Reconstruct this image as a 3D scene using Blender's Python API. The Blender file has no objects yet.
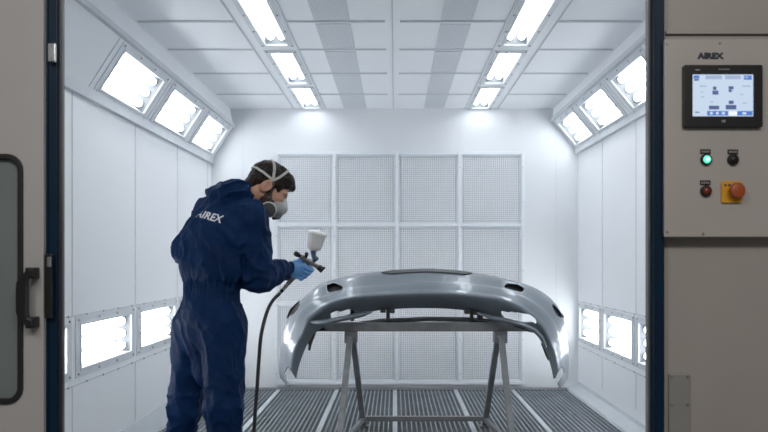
import bpy, bmesh, math, random
import numpy as np
from mathutils import Vector, Matrix
from mathutils.bvhtree import BVHTree

random.seed(7)
rng = np.random.default_rng(11)
S = bpy.context.scene
COL = S.collection
F_PX, VX, VY, EYE = 760.0, 395.0, 259.0, 1.2

def P(px, py, Y):
    return Vector(((px - VX) * Y / F_PX, Y, EYE - (py - VY) * Y / F_PX))

# ------------------------------------------------------------------ materials
def principled(name):
    m = bpy.data.materials.new(name)
    m.use_nodes = True
    nt = m.node_tree
    b = nt.nodes['Principled BSDF']
    return m, nt, b

def mat(name, col, rough=.5, metal=0., var=.06, scale=8., bump=0., bscale=60., coat=0., spec=.5, stretch=None, rvar=0.):
    m, nt, b = principled(name)
    N, L = nt.nodes, nt.links
    tc = N.new('ShaderNodeTexCoord')
    mp = N.new('ShaderNodeMapping')
    L.new(tc.outputs['Object'], mp.inputs['Vector'])
    if stretch: mp.inputs['Scale'].default_value = stretch
    nz = N.new('ShaderNodeTexNoise'); nz.inputs['Scale'].default_value = scale; nz.inputs['Detail'].default_value = 4
    L.new(mp.outputs[0], nz.inputs['Vector'])
    rp = N.new('ShaderNodeValToRGB')
    rp.color_ramp.elements[0].position = .3; rp.color_ramp.elements[1].position = .7
    rp.color_ramp.elements[0].color = (*[c * (1 - var) for c in col], 1)
    rp.color_ramp.elements[1].color = (*[min(1, c * (1 + var)) for c in col], 1)
    L.new(nz.outputs[0], rp.inputs[0]); L.new(rp.outputs[0], b.inputs['Base Color'])
    b.inputs['Roughness'].default_value = rough
    b.inputs['Metallic'].default_value = metal
    b.inputs['Coat Weight'].default_value = coat
    b.inputs['Specular IOR Level'].default_value = spec
    if rvar:
        mr = N.new('ShaderNodeMapRange'); mr.inputs['To Min'].default_value = rough - rvar; mr.inputs['To Max'].default_value = rough + rvar
        L.new(nz.outputs[0], mr.inputs['Value']); L.new(mr.outputs[0], b.inputs['Roughness'])
    if bump:
        n2 = N.new('ShaderNodeTexNoise'); n2.inputs['Scale'].default_value = bscale; n2.inputs['Detail'].default_value = 5
        L.new(mp.outputs[0], n2.inputs['Vector'])
        bp = N.new('ShaderNodeBump'); bp.inputs['Strength'].default_value = bump; bp.inputs['Distance'].default_value = .01
        L.new(n2.outputs[0], bp.inputs['Height']); L.new(bp.outputs[0], b.inputs['Normal'])
    return m

def emit(name, col, strength, base=(.9, .9, .9)):
    m, nt, b = principled(name)
    b.inputs['Base Color'].default_value = (*base, 1)
    b.inputs['Emission Color'].default_value = (*col, 1)
    b.inputs['Emission Strength'].default_value = strength
    b.inputs['Roughness'].default_value = .4
    return m

def pane_mat(name, tint=(1, 1, 1), gloss=.06, rough=.02):
    m = bpy.data.materials.new(name); m.use_nodes = True
    nt = m.node_tree; N, L = nt.nodes, nt.links
    N.remove(N['Principled BSDF'])
    tr = N.new('ShaderNodeBsdfTransparent'); tr.inputs[0].default_value = (*tint, 1)
    gl = N.new('ShaderNodeBsdfGlossy'); gl.inputs['Roughness'].default_value = rough
    mx = N.new('ShaderNodeMixShader'); mx.inputs[0].default_value = gloss
    L.new(tr.outputs[0], mx.inputs[1]); L.new(gl.outputs[0], mx.inputs[2])
    L.new(mx.outputs[0], N['Material Output'].inputs['Surface'])
    return m

M = {}
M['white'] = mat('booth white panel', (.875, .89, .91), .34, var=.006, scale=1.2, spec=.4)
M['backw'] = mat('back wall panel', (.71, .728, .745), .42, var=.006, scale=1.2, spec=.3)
M['ceil'] = mat('ceiling white panel', (.865, .885, .905), .30, var=.006, scale=1.2, spec=.4)
M['perf'] = None
M['seam'] = mat('grey joint strip', (.63, .66, .69), .5, var=.04)
M['seamd'] = mat('dark joint strip', (.56, .59, .62), .5, var=.04)
M['frame'] = mat('white lamp frame', (.70, .73, .76), .4, var=.03)
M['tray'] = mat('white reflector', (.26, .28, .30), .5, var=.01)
M['tube'] = emit('lamp tube glow', (.93, .965, 1.0), 9.6)
M['glass'] = pane_mat('lamp glass')
M['bolt'] = mat('steel bolt', (.35, .36, .38), .4, .8)
M['grid'] = mat('white filter grille', (.80, .82, .85), .5, var=.03)
M['media'] = mat('grey filter fabric', (.43, .445, .47), .9, var=.10, scale=6, bump=.4, bscale=200)
M['grate'] = mat('galvanised floor grate', (.265, .295, .32), .5, .2, var=.12, scale=5, rvar=.08)
M['gedge'] = mat('pale grate edge bar', (.50, .535, .56), .45, .25, var=.08, scale=5)
M['pit'] = mat('grey filter mat', (.30, .33, .355), .8, var=.2)
M['skirt'] = mat('grey skirting metal', (.55, .585, .61), .45, .1, var=.05)
M['concrete'] = mat('workshop concrete', (.25, .24, .23), .7, var=.15, scale=3, bump=.2)
M['greige'] = mat('grey enamel cladding', (.40, .375, .35), .42, var=.04, scale=3, spec=.4)
M['greige2'] = mat('grey enamel door', (.46, .452, .445), .30, var=.04, scale=3, spec=.5)
M['boxgrey'] = mat('grey enamel cabinet', (.46, .435, .41), .40, var=.03, scale=4)
M['plate'] = mat('grey cover plate', (.33, .325, .315), .45, .2, var=.05)
M['blue'] = mat('navy blue enamel', (.003, .020, .046), .4, var=.1, spec=.25)
M['jamb'] = mat('pale grey jamb', (.20, .197, .193), .5, var=.04, spec=.3)
M['rubber'] = mat('black rubber', (.012, .012, .013), .55, var=.2)
M['black'] = mat('black plastic', (.012, .012, .014), .4, var=.2)
M['dglass'] = mat('dark window glass', (.20, .23, .235), .2, var=.1, scale=2, spec=.4)
M['chrome'] = mat('bright steel', (.55, .56, .58), .28, .9, var=.08)
M['gun'] = mat('gun metal', (.30, .295, .29), .30, .85, var=.15, scale=40)
M['gundark'] = mat('dark anodised metal', (.05, .05, .052), .4, .6, var=.15)
M['cup'] = mat('white paint cup', (.66, .68, .69), .35, var=.03)
M['cuplid'] = mat('white cup lid', (.84, .86, .87), .35, var=.03)
M['connector'] = mat('dark blue connector', (.02, .06, .13), .4)
M['hose'] = mat('dark rubber hose', (.03, .033, .037), .5, var=.2)
M['stand'] = mat('grey steel tube', (.20, .21, .22), .42, .45, var=.2, scale=9, rvar=.1)
M['standd'] = mat('dark steel bar', (.075, .08, .085), .5, .35, var=.3, scale=9)
M['bumper'] = mat('grey metallic primer', (.165, .195, .225), .34, .18, var=.03, scale=30, coat=.45, spec=.4)
M['bumpin'] = mat('dark plastic lining', (.03, .032, .035), .6, var=.2)
M['navy'] = mat('navy workwear cloth', (.0036, .0215, .078), .62, var=.15, scale=9, bump=.6, bscale=38, spec=.10)
M['letter'] = mat('white print', (.72, .75, .80), .7, var=.03)
M['dletter'] = mat('dark blue print', (.02, .032, .05), .5, var=.05)
M['skin'] = mat('skin', (.50, .29, .21), .5, var=.10, scale=18, bump=.05, bscale=120)
M['hair'] = mat('dark brown hair', (.016, .012, .010), .5, var=.5, scale=60, bump=.9, bscale=130, stretch=(1, 1, .3), spec=.2)
M['beard'] = mat('dark stubble', (.055, .035, .027), .7, var=.5, scale=140)
M['glove'] = mat('blue nitrile glove', (.115, .32, .66), .42, var=.08, scale=30, bump=.15, bscale=90)
M['shoe'] = mat('black work shoe', (.02, .02, .022), .5)
M['mask'] = mat('grey silicone mask', (.30, .33, .335), .4, var=.05)
M['maskw'] = mat('pale filter rim', (.55, .57, .58), .4, var=.04)
M['maskd'] = mat('dark filter face', (.05, .052, .06), .6, var=.2, bump=.4, bscale=200)
M['strap'] = mat('grey elastic strap', (.42, .43, .43), .7, var=.08, scale=60)
M['strapd'] = mat('dark elastic strap', (.07, .07, .075), .7, var=.08, scale=60)
M['screen'] = emit('lit display', (.66, .80, 1.0), .80, (.1, .1, .1))
M['ui_blue'] = emit('display blue', (.06, .22, .72), .75, (.1, .1, .1))
M['ui_navy'] = emit('display navy', (.10, .19, .52), .45, (.1, .1, .1))
M['ui_pale'] = emit('display grey', (.42, .55, .80), .75, (.1, .1, .1))
M['ui_white'] = emit('display white', (.88, .95, 1.0), .95, (.1, .1, .1))
M['green_lamp'] = emit('lit green lens', (.10, .95, .62), 1.1, (.1, .5, .35))
M['green_core'] = emit('bright green lens core', (.65, 1.0, .88), 1.2, (.5, .8, .7))
M['red_lamp'] = mat('dark red lens', (.20, .028, .012), .3, coat=.3)
M['yellow'] = mat('yellow plate', (.72, .36, .02), .5, var=.05)
M['red'] = mat('red mushroom cap', (.40, .085, .025), .42, var=.08)

# perforated ceiling filter: fine dark holes in grey sheet
def perforated():
    m, nt, b = principled('perforated ceiling sheet'); N, L = nt.nodes, nt.links
    tc = N.new('ShaderNodeTexCoord')
    vo = N.new('ShaderNodeTexVoronoi'); vo.inputs['Scale'].default_value = 70; vo.inputs['Randomness'].default_value = 0
    L.new(tc.outputs['Object'], vo.inputs['Vector'])
    rp = N.new('ShaderNodeValToRGB')
    rp.color_ramp.elements[0].position = .30; rp.color_ramp.elements[1].position = .42
    rp.color_ramp.elements[0].color = (.50, .525, .55, 1); rp.color_ramp.elements[1].color = (.66, .69, .725, 1)
    L.new(vo.outputs['Distance'], rp.inputs[0]); L.new(rp.outputs[0], b.inputs['Base Color'])
    b.inputs['Roughness'].default_value = .55
    return m
M['perf'] = perforated()

# ------------------------------------------------------------------ mesh builder
OFF = {}   # object name -> world offset of its frame

class MB:
    def __init__(s): s.v = []; s.f = []; s.m = []
    def add(s, verts, faces, mi=0):
        o = len(s.v); s.v += [Vector(v) for v in verts]
        for f in faces: s.f.append([i + o for i in f]); s.m.append(mi)
        return s
    def hexa(s, c, mi=0):
        return s.add(c, [(0, 3, 2, 1), (4, 5, 6, 7), (0, 1, 5, 4), (1, 2, 6, 5), (2, 3, 7, 6), (3, 0, 4, 7)], mi)
    def box(s, lo, hi, mi=0):
        x0, y0, z0 = lo; x1, y1, z1 = hi
        return s.hexa([(x0, y0, z0), (x1, y0, z0), (x1, y1, z0), (x0, y1, z0), (x0, y0, z1), (x1, y0, z1), (x1, y1, z1), (x0, y1, z1)], mi)
    def obox(s, c, ax, ay, az, mi=0):
        c = Vector(c); ax = Vector(ax); ay = Vector(ay); az = Vector(az)
        return s.hexa([c - ax - ay - az, c + ax - ay - az, c + ax + ay - az, c - ax + ay - az, c - ax - ay + az, c + ax - ay + az, c + ax + ay + az, c - ax + ay + az], mi)
    def bar(s, a, b, w, h, up=(0, 0, 1), mi=0):
        a = Vector(a); b = Vector(b); d = (b - a).normalized(); up = Vector(up)
        sd = d.cross(up)
        if sd.length < 1e-4: sd = d.cross(Vector((0, 1, 0)))
        sd.normalize(); u = sd.cross(d)
        return s.obox((a + b) / 2, (b - a) / 2, sd * w / 2, u * h / 2, mi)
    def tube(s, pts, r, n=12, mi=0, cap=True, flat=None):
        pts = [Vector(p) for p in pts]; k = len(pts)
        rs = r if isinstance(r, (list, tuple)) else [r] * k
        t = [(pts[min(i + 1, k - 1)] - pts[max(i - 1, 0)]).normalized() for i in range(k)]
        ref = Vector(flat) if flat else (Vector((0, 0, 1)) if abs(t[0].z) < .9 else Vector((1, 0, 0)))
        vs = []; nrm = ref
        for i in range(k):
            nrm = nrm - t[i] * nrm.dot(t[i]); nrm.normalize(); bi = t[i].cross(nrm)
            rr = rs[i] if isinstance(rs[i], (tuple, list)) else (rs[i], rs[i])
            for j in range(n):
                a = 2 * math.pi * j / n
                vs.append(pts[i] + nrm * math.cos(a) * rr[0] + bi * math.sin(a) * rr[1])
        fs = [(i * n + j, i * n + (j + 1) % n, (i + 1) * n + (j + 1) % n, (i + 1) * n + j) for i in range(k - 1) for j in range(n)]
        if cap: fs += [tuple(range(n - 1, -1, -1)), tuple((k - 1) * n + j for j in range(n))]
        return s.add(vs, fs, mi)
    def lathe(s, o, ax, prof, n=24, mi=0):
        """prof: list of (distance along axis, radius)"""
        o = Vector(o); ax = Vector(ax).normalized()
        u = ax.orthogonal().normalized(); w = ax.cross(u)
        vs = []
        for d, r in prof:
            for j in range(n):
                a = 2 * math.pi * j / n
                vs.append(o + ax * d + (u * math.cos(a) + w * math.sin(a)) * max(r, 1e-4))
        k = len(prof)
        fs = [(i * n + j, i * n + (j + 1) % n, (i + 1) * n + (j + 1) % n, (i + 1) * n + j) for i in range(k - 1) for j in range(n)]
        fs += [tuple(range(n - 1, -1, -1)), tuple((k - 1) * n + j for j in range(n))]
        return s.add(vs, fs, mi)
    def prism(s, poly, ext, mi=0):
        poly = [Vector(p) for p in poly]; ext = Vector(ext); n = len(poly)
        return s.add(poly + [p + ext for p in poly],
                     [tuple(range(n - 1, -1, -1)), tuple(range(n, 2 * n))] + [(i, (i + 1) % n, n + (i + 1) % n, n + i) for i in range(n)], mi)
    def ring(s, outer, inner, ext, mi=0):
        """flat ring between two equal-count loops, extruded by ext"""
        n = len(outer); ext = Vector(ext)
        o = [Vector(p) for p in outer]; i_ = [Vector(p) for p in inner]
        vs = o + i_ + [p + ext for p in o] + [p + ext for p in i_]
        fs = []
        for k in range(n):
            l = (k + 1) % n
            fs += [(k, l, n + l, n + k), (2 * n + k, 3 * n + k, 3 * n + l, 2 * n + l), (k, 2 * n + k, 2 * n + l, l), (n + k, n + l, 3 * n + l, 3 * n + k)]
        return s.add(vs, fs, mi)
    def build(s, name, mats, parent=None, smooth=False, bevel=0., loc=None):
        if not isinstance(mats, (list, tuple)): mats = [mats]
        if parent is not None: off = OFF[parent.name]
        else: off = Vector(loc) if loc is not None else Vector((0, 0, 0))
        me = bpy.data.meshes.new(name)
        me.from_pydata([v - off for v in s.v], [], s.f)
        for m in mats: me.materials.append(m)
        me.polygons.foreach_set('material_index', s.m)
        bm = bmesh.new(); bm.from_mesh(me); bmesh.ops.recalc_face_normals(bm, faces=bm.faces); bm.to_mesh(me); bm.free()
        if smooth: me.polygons.foreach_set('use_smooth', [True] * len(me.polygons))
        me.update()
        o = bpy.data.objects.new(name, me); COL.objects.link(o)
        if parent is not None: o.parent = parent
        else: o.location = off
        OFF[o.name] = off
        if smooth and smooth != 'all':
            md = o.modifiers.new('sm', 'EDGE_SPLIT'); md.split_angle = math.radians(40)
        if bevel:
            md = o.modifiers.new('bevel', 'BEVEL'); md.width = bevel; md.segments = 2; md.limit_method = 'ANGLE'
        return o

    def build_each(s, name, mats, parent, **kw):
        """one object per connected piece"""
        par = list(range(len(s.v)))
        def find(i):
            while par[i] != i: par[i] = par[par[i]]; i = par[i]
            return i
        for f in s.f:
            a = find(f[0])
            for i in f[1:]: par[find(i)] = a
        grp = {}
        for f, m in zip(s.f, s.m): grp.setdefault(find(f[0]), []).append((f, m))
        out = []
        for fl in grp.values():
            q = MB(); mp = {}
            for f, m in fl:
                for i in f:
                    if i not in mp: mp[i] = len(q.v); q.v.append(s.v[i])
                q.f.append([mp[i] for i in f]); q.m.append(m)
            out.append(q.build(name, mats, parent, **kw))
        return out

def tag(o, label=None, cat=None, group=None, kind=None):
    if label: o['label'] = label
    if cat: o['category'] = cat
    if group: o['group'] = group
    if kind: o['kind'] = kind
    return o

def thing(name, loc, label, cat, group=None):
    o = bpy.data.objects.new(name, None); COL.objects.link(o)
    o.empty_display_size = .05
    o.location = loc; OFF[o.name] = Vector(loc)
    return tag(o, label, cat, group)

def copy_thing(root, delta, label):
    c = root.copy(); COL.objects.link(c); c.location = root.location + Vector(delta); c['label'] = label
    OFF[c.name] = Vector(c.location)
    for ch in root.children:
        d = ch.copy(); COL.objects.link(d); d.parent = c
        for g in ch.children:
            e = g.copy(); COL.objects.link(e); e.parent = d
    return c

def text_mesh(body, size, xscale=1., offset=0., extrude=0.):
    cu = bpy.data.curves.new('lettering', 'FONT'); cu.body = body; cu.size = size; cu.align_x = 'CENTER'; cu.align_y = 'CENTER'
    cu.offset = offset; cu.extrude = extrude; cu.resolution_u = 3
    ob = bpy.data.objects.new('lettering_tmp', cu); COL.objects.link(ob)
    dg = bpy.context.evaluated_depsgraph_get(); dg.update()
    me = bpy.data.meshes.new_from_object(ob.evaluated_get(dg))
    vs = [Vector((v.co.x * xscale, v.co.y, v.co.z)) for v in me.vertices]; fs = [tuple(p.vertices) for p in me.polygons]
    bpy.data.objects.remove(ob); bpy.data.curves.remove(cu); bpy.data.meshes.remove(me)
    return vs, fs

def rrect(x0, z0, x1, z1, r, y, n=8):
    out = []
    for cx, cz, a0 in ((x1 - r, z1 - r, 0), (x0 + r, z1 - r, 90), (x0 + r, z0 + r, 180), (x1 - r, z0 + r, 270)):
        for i in range(n + 1):
            a = math.radians(a0 + 90 * i / n); out.append((cx + r * math.cos(a), y, cz + r * math.sin(a)))
    return out

# ------------------------------------------------------------------ room shell
Y0, Y1, ZC = 2.92, 7.1, 2.606
XL, XR = -1.715, 1.71
sl_lo_L, sl_hi_L = (-1.715, 2.12), (-1.51, 2.437)
sl_lo_R, sl_hi_R = (1.71, 2.209), (1.473, 2.495)
cl_L, cl_R = -1.54, 1.478

def panel_grid(mb, fn, ur, vr, holes, mi=0, ucuts=(), vcuts=()):
    us = sorted(set([*ur, *ucuts] + [h[0] for h in holes] + [h[1] for h in holes]))
    vs = sorted(set([*vr, *vcuts] + [h[2] for h in holes] + [h[3] for h in holes]))
    for i in range(len(us) - 1):
        for j in range(len(vs) - 1):
            cu, cv = (us[i] + us[i + 1]) / 2, (vs[j] + vs[j + 1]) / 2
            if any(h[0] < cu < h[1] and h[2] < cv < h[3] for h in holes): continue
            mb.add([fn(us[i], vs[j]), fn(us[i + 1], vs[j]), fn(us[i + 1], vs[j + 1]), fn(us[i], vs[j + 1])], [(0, 1, 2, 3)], mi)

def fixture(label, group, name, cat, o, a, b, n, L, W, fa, fb, ntube, depth=.09, bolts=True, tr=.027):
    """lamp: o centre of the opening on the wall, a along tubes, b across, n into the room; L,W the opening, fa,fb frame borders"""
    o = Vector(o); a = Vector(a).normalized(); b = Vector(b).normalized(); n = Vector(n).normalized()
    root = thing(name, o, label, cat, group)
    def rect(l, w, d): return [o + a * sa * l / 2 + b * sb * w / 2 + n * d for sa, sb in ((-1, -1), (1, -1), (1, 1), (-1, 1))]
    fr = MB().ring(rect(L + 2 * fa, W + 2 * fb, .001), rect(L, W, .001), n * .005)
    fr.ring(rect(L + .03, W + .03, .006), rect(L, W, .006), n * .005)
    fro = fr.build('frame', M['frame'], root, bevel=.002)
    bo = MB()
    for sa in (-1, -.33, .33, 1):
        for sb in (-1, 1):
            c = o + a * sa * (L / 2 + fa * .55) + b * sb * (W / 2 + fb * .6) + n * .006
            bo.lathe(c, n, [(0, .007), (.004, .007), (.006, .004)], 8)
    bo.build_each('bolt', M['bolt'], fro, smooth=True)
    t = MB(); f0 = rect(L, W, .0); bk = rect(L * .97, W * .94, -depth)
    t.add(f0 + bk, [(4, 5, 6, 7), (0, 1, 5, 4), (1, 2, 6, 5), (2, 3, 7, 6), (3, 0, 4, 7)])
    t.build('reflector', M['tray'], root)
    for i in range(ntube):
        c = o + b * W * ((i + .5) / ntube - .5) - n * depth * .5
        tb = MB().tube([c - a * (L / 2 - .035), c + a * (L / 2 - .035)], tr, 10, 0)
        to = tb.build('tube', M['tube'], root, smooth=True)
        e = MB()
        for sgn in (-1, 1): e.tube([c + a * sgn * (L / 2 - .036), c + a * sgn * (L / 2 - .014)], tr * .95, 10)
        e.build_each('end_cap', M['frame'], to, smooth=True)
    MB().add(rect(L, W, .003), [(0, 1, 2, 3)]).build('pane', M['glass'], root)
    return root

# ---- left and right walls
Lcut = [(3.17, 3.95), (4.14, 4.92), (5.11, 5.89), (6.08, 6.86)]
Rcut = [(4.60, 5.31), (5.47, 6.18), (6.35, 7.0)]
LZ = (.608, .84); RZ = (.48, .753)
Lslope = [(3.36, 4.09), (4.33, 5.06), (5.30, 6.03), (6.27, 6.95)]
Rslope = [(3.75, 4.4), (4.65, 5.30), (5.55, 6.2), (6.42, 7.0)]
SV = (.168, .836)

def wall_side(name, X, zlo, cuts, zr, seams):
    mb = MB(); sg = 1 if X < 0 else -1
    panel_grid(mb, lambda u, v: (X, u, v), (Y0, Y1), (0, zlo), [(c[0], c[1], *zr) for c in cuts])
    for y in seams:
        for z0, z1 in ((.13, zr[0] - .09), (zr[1] + .06, zlo)):
            mb.box((X, y - .004, z0), (X + sg * .003, y + .004, z1), 1)
    for z in (zr[0] - .085, zr[1] + .055):
        mb.box((X, Y0, z - .004), (X + sg * .003, Y1, z + .004), 1)
    for y in np.arange(Y0 + .1, Y1, .24):
        for z in (zr[0] - .085, zr[1] + .055):
            mb.lathe((X, y, z), (sg, 0, 0), [(.002, .007), (.006, .006), (.008, .003)], 8, 2)
    return tag(mb.build(name, [M['white'], M['seam'], M['bolt']]), kind='structure')
wall_side('wall_left', XL, sl_lo_L[1], Lcut, LZ, [4.035, 5.015, 5.985, 6.95])
wall_side('wall_right', XR, sl_lo_R[1], Rcut, RZ, [4.54, 5.39, 6.265])

def slope_fn(lo, hi):
    return lambda u, v: (lo[0] + (hi[0] - lo[0]) * v, u, lo[1] + (hi[1] - lo[1]) * v)
def wall_slope(name, lo, hi, cuts, jy):
    fn = slope_fn(lo, hi); mb = MB()
    panel_grid(mb, fn, (Y0, Y1), (0, 1), [(c[0], c[1], *SV) for c in cuts])
    cx_ = cl_L if lo[0] < 0 else cl_R
    mb.add([(hi[0], Y0, hi[1]), (hi[0], Y1, hi[1]), (cx_, Y1, ZC), (cx_, Y0, ZC)], [(0, 1, 2, 3)])
    d = Vector((hi[0] - lo[0], 0, hi[1] - lo[1])).normalized(); n = Vector((0, 1, 0)).cross(d); sg = 1 if lo[0] < 0 else -1
    if n.x * sg < 0: n = -n
    for y in jy:
        mb.bar(Vector(fn(y, .02)) + n * .001, Vector(fn(y, .98)) + n * .001, .008, .004, n, 1)
    o = tag(mb.build(name, [M['white'], M['seam']]), kind='structure')
    return fn, d, n
fnL, dL, nL = wall_slope('wall_left_upper', sl_lo_L, sl_hi_L, Lslope, [4.2, 5.18, 6.15])
fnR, dR, nR = wall_slope('wall_right_upper', sl_lo_R, sl_hi_R, Rslope, [4.52, 5.425, 6.31])

# cornice beams along the slopes
def trim_box(name, lo, hi, m, bevel=.003):
    return tag(MB().box(lo, hi).build(name, m, bevel=bevel), kind='structure')
trim_box('trim_1', (XL, Y0, sl_lo_L[1] - .035), (XL + .03, Y1, sl_lo_L[1] + .03), M['seam'])
trim_box('trim_2', (XR - .03, Y0, sl_lo_R[1] - .03), (XR, Y1, sl_lo_R[1] + .025), M['seam'])
trim_box('trim_3', (sl_hi_L[0] - .02, Y0, sl_hi_L[1] - .012), (sl_hi_L[0] + .02, Y1, sl_hi_L[1] + .02), M['seam'])
trim_box('trim_4', (sl_hi_R[0] - .02, Y0, sl_hi_R[1] - .012), (sl_hi_R[0] + .02, Y1, sl_hi_R[1] + .02), M['seam'])

for i, (c, lab) in enumerate(zip(Lcut, ['wall lamp low on the left wall, half hidden by the door post', 'low lamp on the left wall, between the blue post and the person',
                                        'low wall lamp on the left wall just behind the person in overalls', 'low wall lamp on the left wall hidden furthest behind the person'])):
    fixture(lab, 'low lamps on the left wall', 'wall_lamp', 'lamp', (XL, sum(c) / 2, sum(LZ) / 2), (0, 1, 0), (0, 0, 1), (1, 0, 0), c[1] - c[0], LZ[1] - LZ[0], .07, .05, 3)
for c, lab in zip(Rcut, ['low wall lamp on the right wall, cut off by the right blue door post', 'middle of the three low lamps on the right wall', 'low wall lamp on the right wall deepest into the booth, beside the bumper']):
    fixture(lab, 'low lamps on the right wall', 'wall_lamp', 'lamp', (XR, sum(c) / 2, sum(RZ) / 2), (0, 1, 0), (0, 0, 1), (-1, 0, 0), c[1] - c[0], RZ[1] - RZ[0], .06, .045, 3)
def slope_lamps(cuts, fn, d, n, labs, grp):
    for c, lab in zip(cuts, labs):
        y = sum(c) / 2; v = sum(SV) / 2
        W = (Vector(fn(y, SV[1])) - Vector(fn(y, SV[0]))).length
        fixture(lab, grp, 'slope_lamp', 'lamp', fn(y, v), (0, 1, 0), d, n, c[1] - c[0], W, .07, .045, 3)
slope_lamps(Lslope[1:], fnL, dL, nL, ['high sloped lamp on the left, largest and nearest the doorway', 'middle of the three high sloped lamps on the left', 'high sloped lamp on the left deepest into the booth, above the person'], 'high lamps on the left slope')
slope_lamps(Rslope[1:], fnR, dR, nR, ['high sloped lamp on the right, cut off by the blue door post', 'middle of the three high sloped lamps on the right', 'high sloped lamp on the right deepest into the booth'], 'high lamps on the right slope')
# first cut of each slope is outside the frame: closed with a blank cover
for fn, cuts, nm in ((fnL, Lslope, 'trim_5'), (fnR, Rslope, 'trim_6')):
    c = cuts[0]
    tag(MB().add([fn(c[0], SV[0]), fn(c[1], SV[0]), fn(c[1], SV[1]), fn(c[0], SV[1])], [(0, 1, 2, 3)]).build(nm, M['white']), kind='structure')

# ---- ceiling
CY = [(2.98, 3.87), (4.07, 4.97), (5.16, 6.05), (6.23, 7.05)]  # first entry: unseen lamp pair added to light the front of the booth
CXL, CXR = (-.845, -.70), (.71, .86)
mb = MB()
holes = [(x0, x1, y0, y1) for x0, x1 in (CXL, CXR) for y0, y1 in CY]
panel_grid(mb, lambda u, v: (u, v, ZC), (cl_L, cl_R), (Y0, Y1), holes)
ys = [3.2, 3.84, 4.49, 5.09, 5.745, 6.476]
for y in ys:
    for x0, x1 in ((cl_L + .02, CXL[0] - .11), (CXL[1] + .06, -.06), (.03, CXR[0] - .06), (CXR[1] + .11, cl_R - .02)):
        mb.box((x0, y - .009, ZC - .006), (x1, y + .009, ZC), 1)
        mb.box((x0, y + .010, ZC - .003), (x1, y + .03, ZC), 3)
mb.box((-.02, Y0, ZC - .004), (-.012, Y1, ZC), 1)
for x in (CXL[0] - .10, CXL[1] + .055, CXR[0] - .055, CXR[1] + .10):
    mb.box((x - .004, Y0, ZC - .005), (x + .004, Y1, ZC), 1)
yy = [Y0] + ys + [Y1]
for k in range(len(yy) - 1):
    for x0, x1 in ((-.475, -.265), (.27, .455)):
        mb.box((x0, yy[k] + .05, ZC - .004), (x1, yy[k + 1] - .03, ZC), 2)
tag(mb.build('ceiling', [M['ceil'], M['seamd'], M['perf'], M['frame']]), kind='structure')
names = {('L', 0): 'added unseen ceiling lamp of the left row just inside the doorway, above the picture', ('L', 1): 'long ceiling lamp cut by the top of the picture, left row', ('L', 2): 'ceiling lamp of the left row between the long one and the far one', ('L', 3): 'ceiling lamp of the left row nearest the back wall',
         ('R', 0): 'added unseen ceiling lamp of the right row just inside the doorway, above the picture', ('R', 1): 'long ceiling lamp cut by the top of the picture, right row', ('R', 2): 'ceiling lamp of the right row between the long one and the far one', ('R', 3): 'ceiling lamp of the right row nearest the back wall'}
for sd, (x0, x1) in (('L', CXL), ('R', CXR)):
    for k, (y0, y1) in enumerate(CY):
        fixture(names[(sd, k)], 'ceiling lamps', 'ceiling_lamp', 'lamp', ((x0 + x1) / 2, (y0 + y1) / 2, ZC), (0, 1, 0), (1, 0, 0), (0, 0, -1), y1 - y0, x1 - x0, .04, .04, 2, .08, tr=.024)

# ---- back wall with opening for the filters
FX0, FX1 = (275 - VX) * Y1 / F_PX, (524 - VX) * Y1 / F_PX
FZ1, FZ0 = EYE - (152 - VY) * Y1 / F_PX, EYE - (384 - VY) * Y1 / F_PX
mb = MB()
panel_grid(mb, lambda u, v: (u, Y1, v), (XL - .01, XR + .01), (-.3, ZC + .01), [(FX0 + .02, FX1 - .02, FZ0 + .02, FZ1 - .02)])
for x in (FX0 - .30, FX1 + .30):
    mb.box((x - .003, Y1 - .002, .03), (x + .003, Y1, ZC), 1)
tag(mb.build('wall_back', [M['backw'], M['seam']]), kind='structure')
# outer rails of the filter wall
ncol, nrow = 4, 3
cxs = [FX0 + .0, (334.5 - VX) * Y1 / F_PX, (397 - VX) * Y1 / F_PX, (459.5 - VX) * Y1 / F_PX, FX1]
czs = [FZ1, EYE - (225 - VY) * Y1 / F_PX, EYE - (303.5 - VY) * Y1 / F_PX, FZ0]
W_, H_ = .032, .032
mb = MB()
for i, x in enumerate(cxs):
    a0 = x if i == 0 else x - W_ / 2 - (W_ / 2 if i == 4 else 0)
    mb.box((a0, Y1 - .035, FZ0), (a0 + W_, Y1 + .02, FZ1))
for i, z in enumerate(czs):
    z0 = z - H_ if i == 0 else (z if i == 3 else z - H_ / 2)
    for k in range(4):
        mb.box((cxs[k] + (W_ if k == 0 else W_ / 2), Y1 - .034, z0), (cxs[k + 1] - (W_ if k == 3 else W_ / 2), Y1 + .02, z0 + H_))
for x in cxs:
    for z in np.arange(FZ0 + .1, FZ1, .32):
        mb.lathe((x + (.016 if x == cxs[0] else (-.016 if x == cxs[4] else 0)), Y1 - .035, z), (0, -1, 0), [(0, .006), (.004, .005)], 8, 1)
tag(mb.build('trim_7', [M['frame'], M['bolt']], bevel=.002), kind='structure')
tag(MB().box((FX0 - .05, Y1 + .09, FZ0 - .05), (FX1 + .05, Y1 + .11, FZ1 + .05)).build('wall_rear', M['pit']), kind='structure')

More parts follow.
